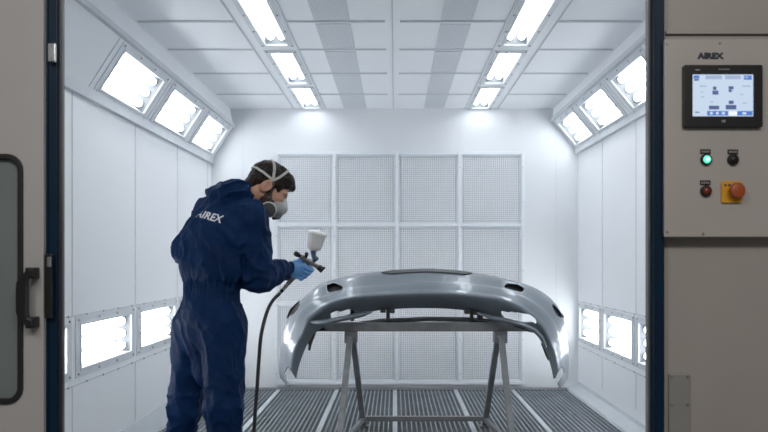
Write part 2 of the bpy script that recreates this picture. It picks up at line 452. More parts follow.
rowname = ['top row', 'middle row', 'bottom row']; colname = ['column nearest the person', 'second column from the person', 'third column from the person', 'column farthest from the person']
for r in range(3):
    for c in range(4):
        x0 = cxs[c] + (W_ if c == 0 else W_ / 2) + .002; x1 = cxs[c + 1] - (W_ if c == 3 else W_ / 2) - .002
        z1 = czs[r] - (H_ if r == 0 else H_ / 2) - .002; z0 = czs[r + 1] + (H_ if r == 2 else H_ / 2) + .002
        t = thing('filter_panel', ((x0 + x1) / 2, Y1, z0), f'white wire-grid filter panel, {rowname[r]}, {colname[c]}', 'filter', 'filter panels in the back wall')
        fb = .012
        R = lambda d, y: [(x0 + d, y, z0 + d), (x1 - d, y, z0 + d), (x1 - d, y, z1 - d), (x0 + d, y, z1 - d)]
        MB().ring(R(0, Y1 - .024), R(fb, Y1 - .024), (0, .03, 0)).build('frame', M['frame'], t)
        g = MB(); nx = 27; nz = max(2, round((z1 - z0) / .0205))
        for i in range(1, nx):
            x = x0 + fb + (x1 - x0 - 2 * fb) * i / nx
            g.box((x - .0042, Y1 - .016, z0 + fb), (x + .0042, Y1 - .010, z1 - fb))
        for j in range(1, nz):
            z = z0 + fb + (z1 - z0 - 2 * fb) * j / nz
            g.box((x0 + fb, Y1 - .019, z - .0042), (x1 - fb, Y1 - .016, z + .0042))
        g.build('grille', M['grid'], t)
        MB().box((x0 + .001, Y1 + .008, z0 + .001), (x1 - .001, Y1 + .025, z1 - .001)).build('filter_media', M['media'], t)

# ---- floor
tag(MB().box((XL - .1, Y0 - .01, -.32), (XR + .1, Y1 + .1, -.05)).build('floor', M['pit']), kind='structure')
# solid border by the back wall and skirtings
tag(MB().box((XL, 6.98, -.049), (XR, Y1, .0)).build('trim_13', M['stand']), kind='structure')
bb = MB().prism([(XL, Y0, -.02), (XL + .05, Y0, -.02), (XL + .05, Y0, .004), (XL + .006, Y0, .125), (XL, Y0, .125)], (0, Y1 - Y0 - .001, 0))
tag(bb.build('baseboard_left', M['skirt']), kind='structure')
bb = MB().prism([(XR, Y0, -.02), (XR - .11, Y0, -.02), (XR - .11, Y0, .004), (XR - .008, Y0, .035), (XR, Y0, .06)], (0, Y1 - Y0 - .001, 0))
tag(bb.build('baseboard_right', M['skirt']), kind='structure')
joints = [XL + .052, -1.07, -.535, -.0, .555, 1.08, XR - .112]
glabels = ['floor grate running along the left wall behind the person', 'floor grate passing between the air hose and the bumper stand', 'floor grate under the left legs of the bumper stand',
           'floor grate running between the two leg pairs of the bumper stand', 'floor grate under the right legs of the bumper stand', 'floor grate running along the right wall']
for k in range(6):
    x0, x1 = joints[k] + .001, joints[k + 1] - .001
    t = thing('floor_grate', ((x0 + x1) / 2, 5, 0), glabels[k], 'floor grate', 'steel floor grates')
    g = MB()
    nb = max(3, round((x1 - x0) / .036))
    for i in range(1, nb):
        x = x0 + .014 + (x1 - x0 - .028) * i / nb
        g.box((x - .004, Y0, -.032), (x + .004, 6.975, -.001))
    for y in np.arange(Y0 + .05, 6.95, .06):
        g.box((x0 + .014, y - .002, -.020), (x1 - .014, y + .002, -.006))
    g.build('bars', M['grate'], t)
    e = MB()
    for x in (x0, x1 - .016): e.box((x, Y0, -.034), (x + .016, 6.978, .0))
    e.build('edge_bars', M['gedge'], t)

# ---- front wall with the doorway (outside of the booth)
OXL, OXR, OZ = -1.269, .962, 2.47
fw = MB()
fw.box((-3.2, 2.87, 0), (OXL - .029, 2.91, 3.0)); fw.box((OXR + .02, 2.87, 0), (3.2, 2.91, 3.0)); fw.box((OXL - .03, 2.87, OZ), (OXR + .02, 2.91, 3.0))
tag(fw.build('wall_front', M['greige']), kind='structure')
iw = MB()
iw.box((XL, 2.911, 0), (OXL - .03, 2.92, ZC)); iw.box((OXR + .02, 2.911, 0), (XR, 2.92, ZC)); iw.box((OXL - .03, 2.911, OZ), (OXR + .02, 2.92, ZC))
tag(iw.build('wall_front_inner', M['white']), kind='structure')
tag(MB().box((-5, -4, -.05), (5, 2.909, -.0)).build('floor_front', M['concrete']), kind='structure')
# jambs and blue posts
jl = MB().box((OXL - .028, 2.88, 0), (OXL, 2.922, OZ)).build('trim_8', M['jamb'], bevel=.003); tag(jl, kind='structure')
jr = MB().box((OXR, 2.867, 0), (OXR + .018, 2.922, OZ)).build('trim_9', M['jamb'], bevel=.003); tag(jr, kind='structure')
bl = MB()
bl.box((-1.335, 2.83, 0), (-1.2575, 2.86, 3.0)); bl.box((-1.309, 2.82, 0), (-1.290, 2.83, 3.0))
bl.box((-1.257, 2.835, 0), (-1.2495, 2.859, 3.0), 1)
post = tag(bl.build('trim_10', [M['blue'], M['rubber']], bevel=.003), kind='structure')
br = MB()
br.box((.951, 2.835, 0), (.9575, 2.859, 3.0), 1); br.box((.958, 2.83, 0), (1.004, 2.859, 3.0)); br.box((.960, 2.82, 0), (.966, 2.83, 3.0))
tag(br.build('trim_11', [M['blue'], M['rubber']], bevel=.003), kind='structure')
# strike and hinge plates on the left post
Zp = lambda py, Y: EYE - (py - VY) * Y / F_PX
Xp = lambda px, Y: (px - VX) * Y / F_PX
q = MB().box((Xp(49, 2.81), 2.80, Zp(62, 2.81)), (Xp(56, 2.81), 2.8155, Zp(44, 2.81)))
lt = q.build('latch_plate', M['chrome'], post, bevel=.002)
q = MB()
for z in (Zp(47, 2.81), Zp(59, 2.81)): q.lathe((Xp(52.5, 2.81), 2.80, z), (0, -1, 0), [(0, .004), (.003, .003)], 10)
q.build_each('screw', M['bolt'], lt, smooth=True)
lk = MB().box((Xp(46, 2.81), 2.798, Zp(318, 2.81)), (Xp(53, 2.81), 2.8155, Zp(254, 2.81))).build('lock_strip', M['black'], post, bevel=.003)
MB().box((Xp(48, 2.80), 2.79, Zp(267, 2.8)), (Xp(52, 2.80), 2.799, Zp(257, 2.8))).build('lock_bolt', M['bolt'], lk, bevel=.002)

# ---- left door leaf
DY = 2.80
dx1 = Xp(43.5, DY); wx1, wz1, wz0 = Xp(23.5, DY), Zp(154, DY), Zp(404, DY); wx0 = wx1 - .46
op = rrect(wx0 + .012, wz0 + .012, wx1 - .012, wz1 - .012, .052, DY)
d = MB()
# leaf = front and back sheets around the rounded opening
out = rrect(-2.30, .02, dx1, 2.62, .004, DY)
d.ring(out, op, (0, .055, 0))
door = tag(d.build('door_1', M['greige2'], bevel=0), kind='structure')
g = MB().ring(rrect(wx0, wz0, wx1, wz1, .06, DY - .010), rrect(wx0 + .019, wz0 + .019, wx1 - .019, wz1 - .019, .045, DY - .010), (0, .03, 0))
gas = g.build('window_gasket', M['rubber'], door, bevel=.003)
MB().prism(rrect(wx0 + .014, wz0 + .014, wx1 - .014, wz1 - .014, .05, DY + .012), (0, .012, 0)).build('window_pane', M['dglass'], door)
hp = lambda px, py: (Xp(px, 2.77), 0, Zp(py, 2.77))
poly = [(31, 269), (36, 269), (36, 276), (31.5, 279), (30.5, 284), (30.5, 312), (31.5, 317), (36, 319), (36, 326), (30, 326), (20.5, 314), (20, 308), (20, 288), (20.5, 282)]
hmb = MB().prism([(hp(*p)[0], 2.735, hp(*p)[2]) for p in poly], (0, .028, 0))
hd = hmb.build('door_handle', M['black'], door, bevel=.004)
pads = MB()
for py in (268, 317):
    pads.box((Xp(29.5, 2.79), 2.755, Zp(py + 10.5, 2.79)), (Xp(38.5, 2.79), DY + .001, Zp(py - .5, 2.79)))
pads.build_each('mounting_pad', M['black'], hd, bevel=.003)

# ---- control cabinet
BY = 2.80
X = lambda px: Xp(px, BY)
Z = lambda py: Zp(py, BY)
bx0, bx1, bz0, bz1 = X(664.5), X(788), Z(237), Z(39)
cab = thing('control_cabinet', ((bx0 + bx1) / 2, 2.87, bz0), 'grey wall control cabinet with touchscreen and buttons right of the doorway', 'control panel')
body = MB().box((bx0 + .003, BY + .012, bz0 + .003), (bx1 - .003, 2.8285, bz1 - .003)).box((bx0 + .06, 2.8285, bz0 + .03), (bx1 - .03, 2.8695, bz1 - .03)).build('body', M['boxgrey'], cab, bevel=.004)
lidm = MB().box((bx0, BY, bz0), (bx1, BY + .0115, bz1)).build('front_plate', M['boxgrey'], cab, bevel=.003)
sc = MB()
for px, py in ((667, 44), (720, 43), (778, 44), (667, 232), (703, 234), (778, 232)):
    sc.lathe((X(px), BY, Z(py)), (0, -1, 0), [(0, .005), (.003, .004)], 10)
sc.build_each('screw', M['bolt'], lidm, smooth=True)
vs, fs = text_mesh('AIREX', .029, 1.15, .0019, .0005)
MB().add([(X(710.3) + v.x, BY - .0012 - v.z, Z(56.2) + v.y) for v in vs], fs).build('lettering', M['dletter'], lidm)
# touchscreen
ts = MB().ring(rrect(X(681.8), Z(128), X(760), Z(66.3), .006, BY - .022), rrect(X(690.5), Z(117.3), X(751), Z(75.6), .002, BY - .022), (0, .0215, 0)).build('touchscreen', M['black'], cab, bevel=.002)
MB().box((X(690), BY - .017, Z(117.6)), (X(751.5), BY - .010, Z(75.3))).build('display', M['screen'], ts)
def ui(name, m, rects):
    q = MB()
    for (a, b, c, d_) in rects:
        q.box((X(676 + a / 6), BY - .0185, Z(60 + d_ / 6)), (X(676 + c / 6), BY - .0172, Z(60 + b / 6)))
    q.build_each(name, m, ts)
ui('status_field', M['ui_pale'], [(165, 100, 262, 122), (283, 100, 375, 122), (130, 160, 170, 168), (135, 195, 155, 201), (135, 225, 158, 231), (385, 160, 435, 167), (372, 210, 390, 216), (385, 262, 412, 268), (195, 255, 212, 262)])
ui('menu_field', M['ui_blue'], [(94, 100, 128, 118), (394, 100, 440, 125), (175, 312, 300, 338), (355, 312, 445, 338)])
ui('menu_button', M['ui_white'], [(192, 318, 208, 332), (228, 318, 243, 332), (262, 318, 280, 332), (305, 314, 352, 337), (385, 320, 408, 332), (400, 108, 420, 113)])
ui('diagram_icon', M['ui_navy'], [(97, 121, 126, 131), (210, 166, 230, 186), (207, 190, 242, 214), (303, 164, 332, 182), (303, 184, 322, 198), (304, 250, 332, 270), (186, 280, 246, 302), (286, 276, 348, 302), (103, 316, 128, 322)])
# small maker's mark and symbols on the bezel
q = MB().box((X(693), BY - .0228, Z(71.8)), (X(697.5), BY - .022, Z(70.8))).box((X(716), BY - .0228, Z(71.2)), (X(727), BY - .022, Z(70.4))).box((X(719), BY - .0228, Z(123.5)), (X(723), BY - .022, Z(121)))
q.build_each('bezel_mark', M['bolt'], ts)
def pilot(name, px, py, lens, core=None, ring=None):
    c = Vector((X(px), BY, Z(py)))
    b_ = MB().lathe(c, (0, -1, 0), [(0, .0205), (.010, .0205), (.014, .0175), (.0145, .0145), (.008, .0145)], 28).build(name, ring or M['black'], cab, smooth=True)
    MB().lathe(c, (0, -1, 0), [(.006, .0142), (.014, .0142), (.019, .0115), (.0215, .006)], 24).build('lens', lens, b_, smooth=True)
    if core: MB().lathe(c, (0, -1, 0), [(.0195, .0085), (.0222, .007), (.0235, .003)], 20).build('lens_core', core, b_, smooth=True)
    return b_
pilot('green_button', 705.6, 159.8, M['green_lamp'], M['green_core'])
pilot('black_button', 732.4, 159.8, M['black'])
pilot('red_button', 705.4, 191.2, M['red_lamp'])
for px, py, txt in ((705.3, 151.7, 'ON'), (732.6, 151.9, 'OFF'), (705, 182.8, 'STOP')):
    n_ = MB().box((X(px - 5.2), BY - .003, Z(py + 2.4)), (X(px + 5.2), BY - .0001, Z(py - 2.4))).build('nameplate', M['black'], cab, bevel=.001)
    q = MB()
    for i in range(4): q.box((X(px - 4 + i * 2.1), BY - .0036, Z(py + 1.0)), (X(px - 2.6 + i * 2.1), BY - .003, Z(py - 1.0)))
    q.build_each('print_mark', M['plate'], n_)
es = MB().prism(rrect(X(720.5), Z(203), X(741), Z(181.5), .006, BY - .010), (0, .0098, 0)).build('emergency_stop', M['yellow'], cab, bevel=.002)
c = Vector((X(733.2), BY - .01, Z(191.3)))
MB().lathe(c, (0, -1, 0), [(0, .018), (.012, .018), (.016, .0275), (.026, .029), (.034, .025), (.038, .012)], 32).build('mushroom_cap', M['red'], es, smooth=True)
q = MB()
for i in range(4): q.box((X(723 + i * 4), BY - .0108, Z(186.3)), (X(725.4 + i * 4), BY - .0099, Z(184.5)))
q.build_each('print_mark', M['dletter'], es)
# cover strip above the cabinet and cover plate low on the wall
tag(MB().box((1.02, 2.855, Zp(34, 2.86)), (3.0, 2.8695, Zp(31, 2.86))).build('trim_12', M['greige']), kind='structure')
cp = thing('cover_plate', (Xp(679.5, 2.86), 2.87, 0), 'narrow grey cover plate with screws low on the wall below the control cabinet', 'cover plate')
pl = MB().box((Xp(669, 2.86), 2.858, .02), (Xp(690, 2.86), 2.8695, Zp(374, 2.86))).build('plate', M['plate'], cp, bevel=.003)
q = MB()
for px in (671.5, 687.5):
    for py in (377, 405, 440, 480): q.lathe((Xp(px, 2.858), 2.858, Zp(py, 2.858)), (0, -1, 0), [(0, .005), (.003, .004)], 10)
q.build_each('screw', M['bolt'], pl, smooth=True)

# ------------------------------------------------------------------ bumper
ST = [
 ((283, 392), (286, 392), (290, 392), (294, 392)),
 ((279.6, 369.4), (285, 370), (291, 370), (297, 370)),
 ((281.3, 346), (287.5, 347), (296, 348), (304, 349)),
 ((286, 325.5), (293.5, 330), (303, 334), (311, 337)),
 ((292.5, 311), (299.4, 315), (309, 321), (317, 330)),
 ((302, 300), (306, 308), (316, 315), (326, 325)),
 ((315, 288.4), (316, 301), (326, 308), (336, 321)),
 ((328, 281.8), (329, 296), (337, 303), (346, 318)),
 ((354, 275.3), (353, 289.5), (355, 299), (358, 313)),
 ((385, 271.4), (385, 286.4), (385, 296.5), (386, 308.5)),
 ((426, 269.4), (426, 283), (426, 295), (426, 307)),
 ((461.7, 271.8), (461, 285), (460, 296), (459, 308.5)),
 ((486.7, 275.2), (484, 287), (482, 299), (479, 313)),
 ((509.6, 280.6), (505, 291), (500, 302), (496, 320)),
 ((533, 287.5), (523, 298), (516, 308), (511, 323)),
 ((551, 299.5), (539, 308), (529, 317), (526, 328)),
 ((562.7, 317), (552, 322), (542, 328), (536.7, 334)),
 ((568, 348), (561, 348), (552, 348), (545, 347)),
 ((568.5, 372), (563.5, 371), (558, 370), (553, 370)),
 ((565, 394), (563, 394), (560, 394), (557, 394)),
]
n_st = len(ST)
def wing(i):  # 0 centre .. 1 tip
    return abs(i - (n_st - 1) / 2) / ((n_st - 1) / 2)
def depth(i):
    w = wing(i); k = w ** 2
    return (5.20 - .02 * k, 4.90 + .10 * k, 4.80 + .08 * k, 4.99 - .15 * k)
ctrl = np.array([[list(P(*p, y)) for p, y in zip(ST[i], depth(i))] for i in range(n_st)])   # n_st,4,3
def cr(Pt, t):
    n = len(Pt); i = np.clip(np.floor(t).astype(int), 0, n - 2); f = (t - i)
    f = f.reshape(f.shape + (1,) * (Pt.ndim - 1))
    g = lambda k: Pt[np.clip(k, 0, n - 1)]
    p0, p1, p2, p3 = g(i - 1), g(i), g(i + 1), g(i + 2)
    return .5 * ((2 * p1) + (-p0 + p2) * f + (2 * p0 - 5 * p1 + 4 * p2 - p3) * f ** 2 + (-p0 + 3 * p1 - 3 * p2 + p3) * f ** 3)
NU, NV = 560, 84
ur = np.linspace(0, n_st - 1, NU)
rails = cr(ctrl, ur)                                     # NU,4,3
# extra rails for the styling step: just above the crease the face is set back
r0, r1, r2, r3 = [rails[:, k] for k in range(4)]
step = r0 * .14 + r1 * .86; step[:, 1] += .004
r1 = r1 + np.array([0, -.006, .002])
lipin = r3.copy(); lipin[:, 1] += .05; lipin[:, 2] += .012
lip2 = r3 * .5 + lipin * .5; lip2[:, 2] -= .006
topin = r0.copy(); topin[:, 1] += .05; topin[:, 2] -= .02
allr = np.stack([topin, r0, r0 * .58 + r1 * .42 + np.array([0, 0, .022]), step, r1, r1 * .5 + r2 * .5 + np.array([0, -.012, 0]), r2, r3, lip2, lipin], 1)
vt = np.linspace(0, allr.shape[1] - 1, NV)
surf = np.swapaxes(cr(np.swapaxes(allr, 0, 1), vt), 0, 1)   # NU,NV,3
def to_px(p):
    return (VX + p[..., 0] * F_PX / p[..., 1], VY - (p[..., 2] - EYE) * F_PX / p[..., 1])
spx, spy = to_px(surf)
def inpoly(x, y, poly):
    x = np.asarray(x); ins = np.zeros(x.shape, bool); n = len(poly)
    for i in range(n):
        x1, y1 = poly[i]; x2, y2 = poly[(i + 1) % n]
        if y1 == y2: continue
        c = ((y1 > y) != (y2 > y)) & (x < (x2 - x1) * (y - y1) / (y2 - y1) + x1)
        ins ^= c
    return ins
HOLES = {
 'fog_left': [(326.5, 284.5), (335, 283), (344, 287.5), (342, 290), (328, 293)],
 'fog_right': [(503, 287), (507, 283.8), (517, 284.5), (524.5, 288.5), (523, 292.5), (512, 290.5)],
 'mark_left': [(288, 316.5), (291, 309), (298, 302.5), (300.5, 303.5), (298, 310), (293, 315)],
 'mark_right': [(551.5, 303), (556, 306.5), (562.5, 315), (562.5, 318.5), (556.5, 316), (553, 309)],
 'duct_left': [(330, 314), (336, 311.5), (345, 309.5), (353.5, 309), (354.5, 314), (346, 317), (332, 320)],
 'duct_right': [(500.5, 310.5), (518, 312.3), (530, 314.5), (536, 319), (536.5, 324.5), (528, 323.5), (504, 318.5)],
 'notch_left': [(284.5, 373), (288, 366.5), (291, 370), (294.6, 377), (297, 379), (297, 395), (289.5, 386.5), (287.5, 381)],
 'tip_left': [(270, 378), (281.5, 378), (284, 382), (289, 387), (298, 386), (298, 400), (270, 400)],
 'notch_right': [(555.3, 378.5), (557, 374), (561.5, 366), (563.5, 369.5), (564, 373), (559.5, 381), (558, 382.5), (552, 384)],
 'tip_right': [(552, 379), (555, 378.5), (559.8, 388.5), (568.8, 377), (575, 377), (575, 400), (548, 400)],
}
cxp = (spx[:-1, :-1] + spx[1:, :-1] + spx[:-1, 1:] + spx[1:, 1:]) / 4
cyp = (spy[:-1, :-1] + spy[1:, :-1] + spy[:-1, 1:] + spy[1:, 1:]) / 4
cut = np.zeros(cxp.shape, bool)
vidx = np.broadcast_to(np.arange(NV - 1)[None, :], cxp.shape)
front = (vt[:-1] >= 1.0)[None, :] & np.ones_like(cut)
for k, pl_ in HOLES.items():
    h = inpoly(cxp, cyp, pl_)
    if k.startswith(('tip', 'notch')): cut |= h
    else: cut |= h & front & (vt[:-1] < 7.6)[None, :]
bump = thing('car_bumper', (.2, 5.0, .75), 'grey primed car bumper lying across the steel trestle, ends pointing down', 'car bumper')
mbp = MB(); vid = {}
for i in range(NU):
    for j in range(NV):
        vid[i, j] = len(mbp.v); mbp.v.append(Vector(surf[i, j]))
for i in range(NU - 1):
    for j in range(NV - 1):
        if not cut[i, j]: mbp.f.append([vid[i, j], vid[i + 1, j], vid[i + 1, j + 1], vid[i, j + 1]]); mbp.m.append(0)
skin = mbp.build('bumper_cover', M['bumper'], bump, smooth='all')
bm = bmesh.new(); bm.from_mesh(skin.data)
bmesh.ops.delete(bm, geom=[v for v in bm.verts if not v.link_faces], context='VERTS')
# smooth the stepped cut edges
be = [v for v in bm.verts if any(e.is_boundary for e in v.link_edges)]
for _ in range(12):
    new = {}
    for v in be:
        nb = [e.other_vert(v) for e in v.link_edges if e.is_boundary]
        if len(nb) == 2: new[v] = v.co * .5 + (nb[0].co + nb[1].co) * .25
    for v, c_ in new.items(): v.co = c_
bm.to_mesh(skin.data); bm.free()
for p in skin.data.polygons: p.use_smooth = True
sol = skin.modifiers.new('thick', 'SOLIDIFY'); sol.thickness = .005; sol.offset = 0

# pockets behind the lamp slots
def pocket(name, poly, dy, m):
    c_ = np.array(poly); cx, cy = c_.mean(0)
    k = np.argmin((spx - cx) ** 2 + (spy - cy) ** 2 + (vt[None, :] < 1) * 1e6)
    ctr = surf.reshape(-1, 3)[k]; Yc = ctr[1]
    # plane through the nearest surface points, pushed back
    fr, bk = [], []
    for (x, y) in poly:
        x2, y2 = cx + (x - cx) * 1.25, cy + (y - cy) * 1.25
        kk = np.argmin((spx - x2) ** 2 + (spy - y2) ** 2 + (vt[None, :] < 1) * 1e6)
        yq = surf.reshape(-1, 3)[kk][1]
        fr.append(P(x2, y2, yq + .012)); bk.append(P(cx + (x - cx) * 1.1, cy + (y - cy) * 1.1, yq + .012 + dy))
    n = len(poly)
    q = MB().add(fr + bk, [tuple(range(n, 2 * n))] + [(i, (i + 1) % n, n + (i + 1) % n, n + i) for i in range(n)])
    return q.build(name, m, bump)
for k in ('fog_left', 'fog_right'): pocket('fog_lamp_recess', HOLES[k], .05, M['bumpin'])
for k in ('mark_left', 'mark_right'): pocket('marker_lamp_recess', HOLES[k], .04, M['bumpin'])
# recessed number strip along the top centre
def on_surf(u, v, lift=.004):
    a = cr(np.swapaxes(cr(allr, np.array([u * (NU - 1) / (n_st - 1)])), 0, 1), np.array([v]))[0, 0]
    return a
# dark grip strip on the top edge, follows the surface
us_ = np.linspace(8.9, 11.4, 40); q = MB(); L_ = []
def surf_at(u, v):
    fu = u / (n_st - 1) * (NU - 1); fv = v / (allr.shape[1] - 1) * (NV - 1)
    i, j = int(fu), int(fv); a, b_ = fu - i, fv - j
    return Vector(surf[i, j] * (1 - a) * (1 - b_) + surf[i + 1, j] * a * (1 - b_) + surf[i, j + 1] * (1 - a) * b_ + surf[i + 1, j + 1] * a * b_)
for u in us_:
    w = min(1, (u - 8.9) / .25, (11.4 - u) / .25) * .30 + .02
    a, b_ = surf_at(u, 1.85 - w), surf_at(u, 1.85 + w)
    up = Vector((0, -.006, .009)); L_.append((a + up, b_ + up, b_ - up, a - up))
vs = [v for r_ in L_ for v in r_]; fs = []
for i in range(len(L_) - 1):
    for j in range(4): fs.append((i * 4 + j, i * 4 + (j + 1) % 4, i * 4 + 4 + (j + 1) % 4, i * 4 + 4 + j))
fs += [(0, 1, 2, 3), tuple(len(vs) - 4 + k for k in (3, 2, 1, 0))]
q.add(vs, fs).build('top_strip', M['standd'], bump, smooth=True)
# lower splitter strips under the ducts
def strip(name, pts, ys_, w, h, m, parent=bump):
    pt = [P(a, b_, y) for (a, b_), y in zip(pts, ys_)]
    return MB().tube(pt, [(h * s_, w * s_) for s_ in ([.5] + [1] * (len(pt) - 2) + [.5])], 14, flat=(0, 0, 1)).build(name, m, parent, smooth=True)
strip('splitter', [(312, 322), (318, 322.5), (327, 322), (338, 319.5), (350, 317), (362, 314.5), (371, 312)], [4.84, 4.82, 4.81, 4.81, 4.82, 4.84, 4.88], .035, .017, M['bumper'])
strip('splitter', [(478, 313), (492, 317.5), (507, 320.5), (522, 324), (534, 329.5), (541, 337), (546, 347)], [4.88, 4.84, 4.82, 4.81, 4.81, 4.82, 4.83], .035, .013, M['bumper'])
# dark clips and brackets on the inner edges
cl = MB()
for px, py, y in ((383, 310.5, 4.95), (392, 311, 4.95), (467, 311, 4.95), (476, 313, 4.95), (480, 316, 4.96)):
    cl.obox(P(px, py, y), (.018, 0, 0), (0, .02, 0), (0, 0, .012 + .008 * random.random()))
cl.build_each('clip', M['bumpin'], bump, bevel=.004)
bk = MB()
bk.prism([P(*p, 4.93) for p in ((306, 339), (316, 333), (312, 343), (310, 351), (308, 350), (308.5, 345))], (0, .02, 0))
bk.prism([P(*p, 4.93) for p in ((545, 345), (550, 355), (548.5, 361), (546, 356), (541, 343))], (0, .02, 0))
bk.prism([P(*p, 4.93) for p in ((298, 355), (301.5, 356), (300.5, 361), (297.5, 362))], (0, .02, 0))
bk.build_each('wing_bracket', M['bumpin'], bump, bevel=.002)
# inner stiffening bar of the bumper, dark, seen under the lip
bar_pts = [P(x, y, yy_) for x, y, yy_ in ((316, 330, 4.97), (326, 329, 5.0), (345, 326, 5.02), (380, 321, 5.05), (426, 319.0, 5.06), (470, 319.5, 5.05), (497, 322, 5.02), (520, 327, 4.99), (533, 331.5, 4.96))]
MB().tube(bar_pts, [(.010, .02)] + [(.016, .04)] * 7 + [(.010, .02)], 4, flat=(0, 0, 1)).build('stiffening_bar', M['bumpin'], bump, bevel=.003)
# rests linking the cover to the bar
rs_ = MB()
for px in (352, 388, 472, 499):
    top = P(px, 305 if 380 < px < 480 else 308, 5.0)
    rs_.obox((top.x, 5.03, (top.z + .80) / 2), (.012, 0, 0), (0, .02, 0), (0, 0, (top.z + .02 - .80) / 2))
rs_.build_each('mounting_lug', M['bumpin'], bump, bevel=.003)

# ------------------------------------------------------------------ trestle
ts_ = thing('bumper_stand', (.2, 5.0, 0), 'grey steel A-frame trestle with cross beam carrying the bumper', 'stand')
bt, bb_ = Zp(322.2, 5.0), Zp(331, 5.0)
beam = MB().box((Xp(325, 5), 4.965, bb_), (Xp(534, 5), 5.035, bt)).build('beam', M['stand'], ts_, bevel=.003)
for (xt, xn, xf) in ((-.288, -.345, -.224), (.69, .715, .640)):
    top = Vector((xt, 5.0, bb_))
    br_ = MB().box((xt - .042, 4.945, bb_ - .075), (xt + .042, 5.055, bb_ - .0005)).build('bracket', M['stand'], ts_, bevel=.003)
    b2 = MB()
    for s_ in (-1, 1): b2.lathe((xt + s_ * .018, 4.945, bb_ - .03), (0, -1, 0), [(0, .009), (.006, .008)], 6)
    b2.build_each('bolt', M['bolt'], br_)
    for xq, yq in ((xn, 4.57), (xf, 5.43)):
        MB().bar(Vector((xt + (xq - xt) * .08, 5.0 + (yq - 5) * .12, bb_ - .03)), (xq, yq, .012), .038, .038, (1, 0, 0)).build('leg', M['stand'], ts_, bevel=.003)
        MB().box((xq - .035, yq - .035, .0), (xq + .035, yq + .035, .012)).build('foot_plate', M['stand'], ts_, bevel=.002)
    MB().bar((xn, 4.57, .06), (xf, 5.43, .06), .03, .03).build('side_rail', M['stand'], ts_, bevel=.003)
MB().bar((-.224, 5.43, .06), (.640, 5.43, .06), .035, .035).build('floor_rail', M['stand'], ts_, bevel=.003)

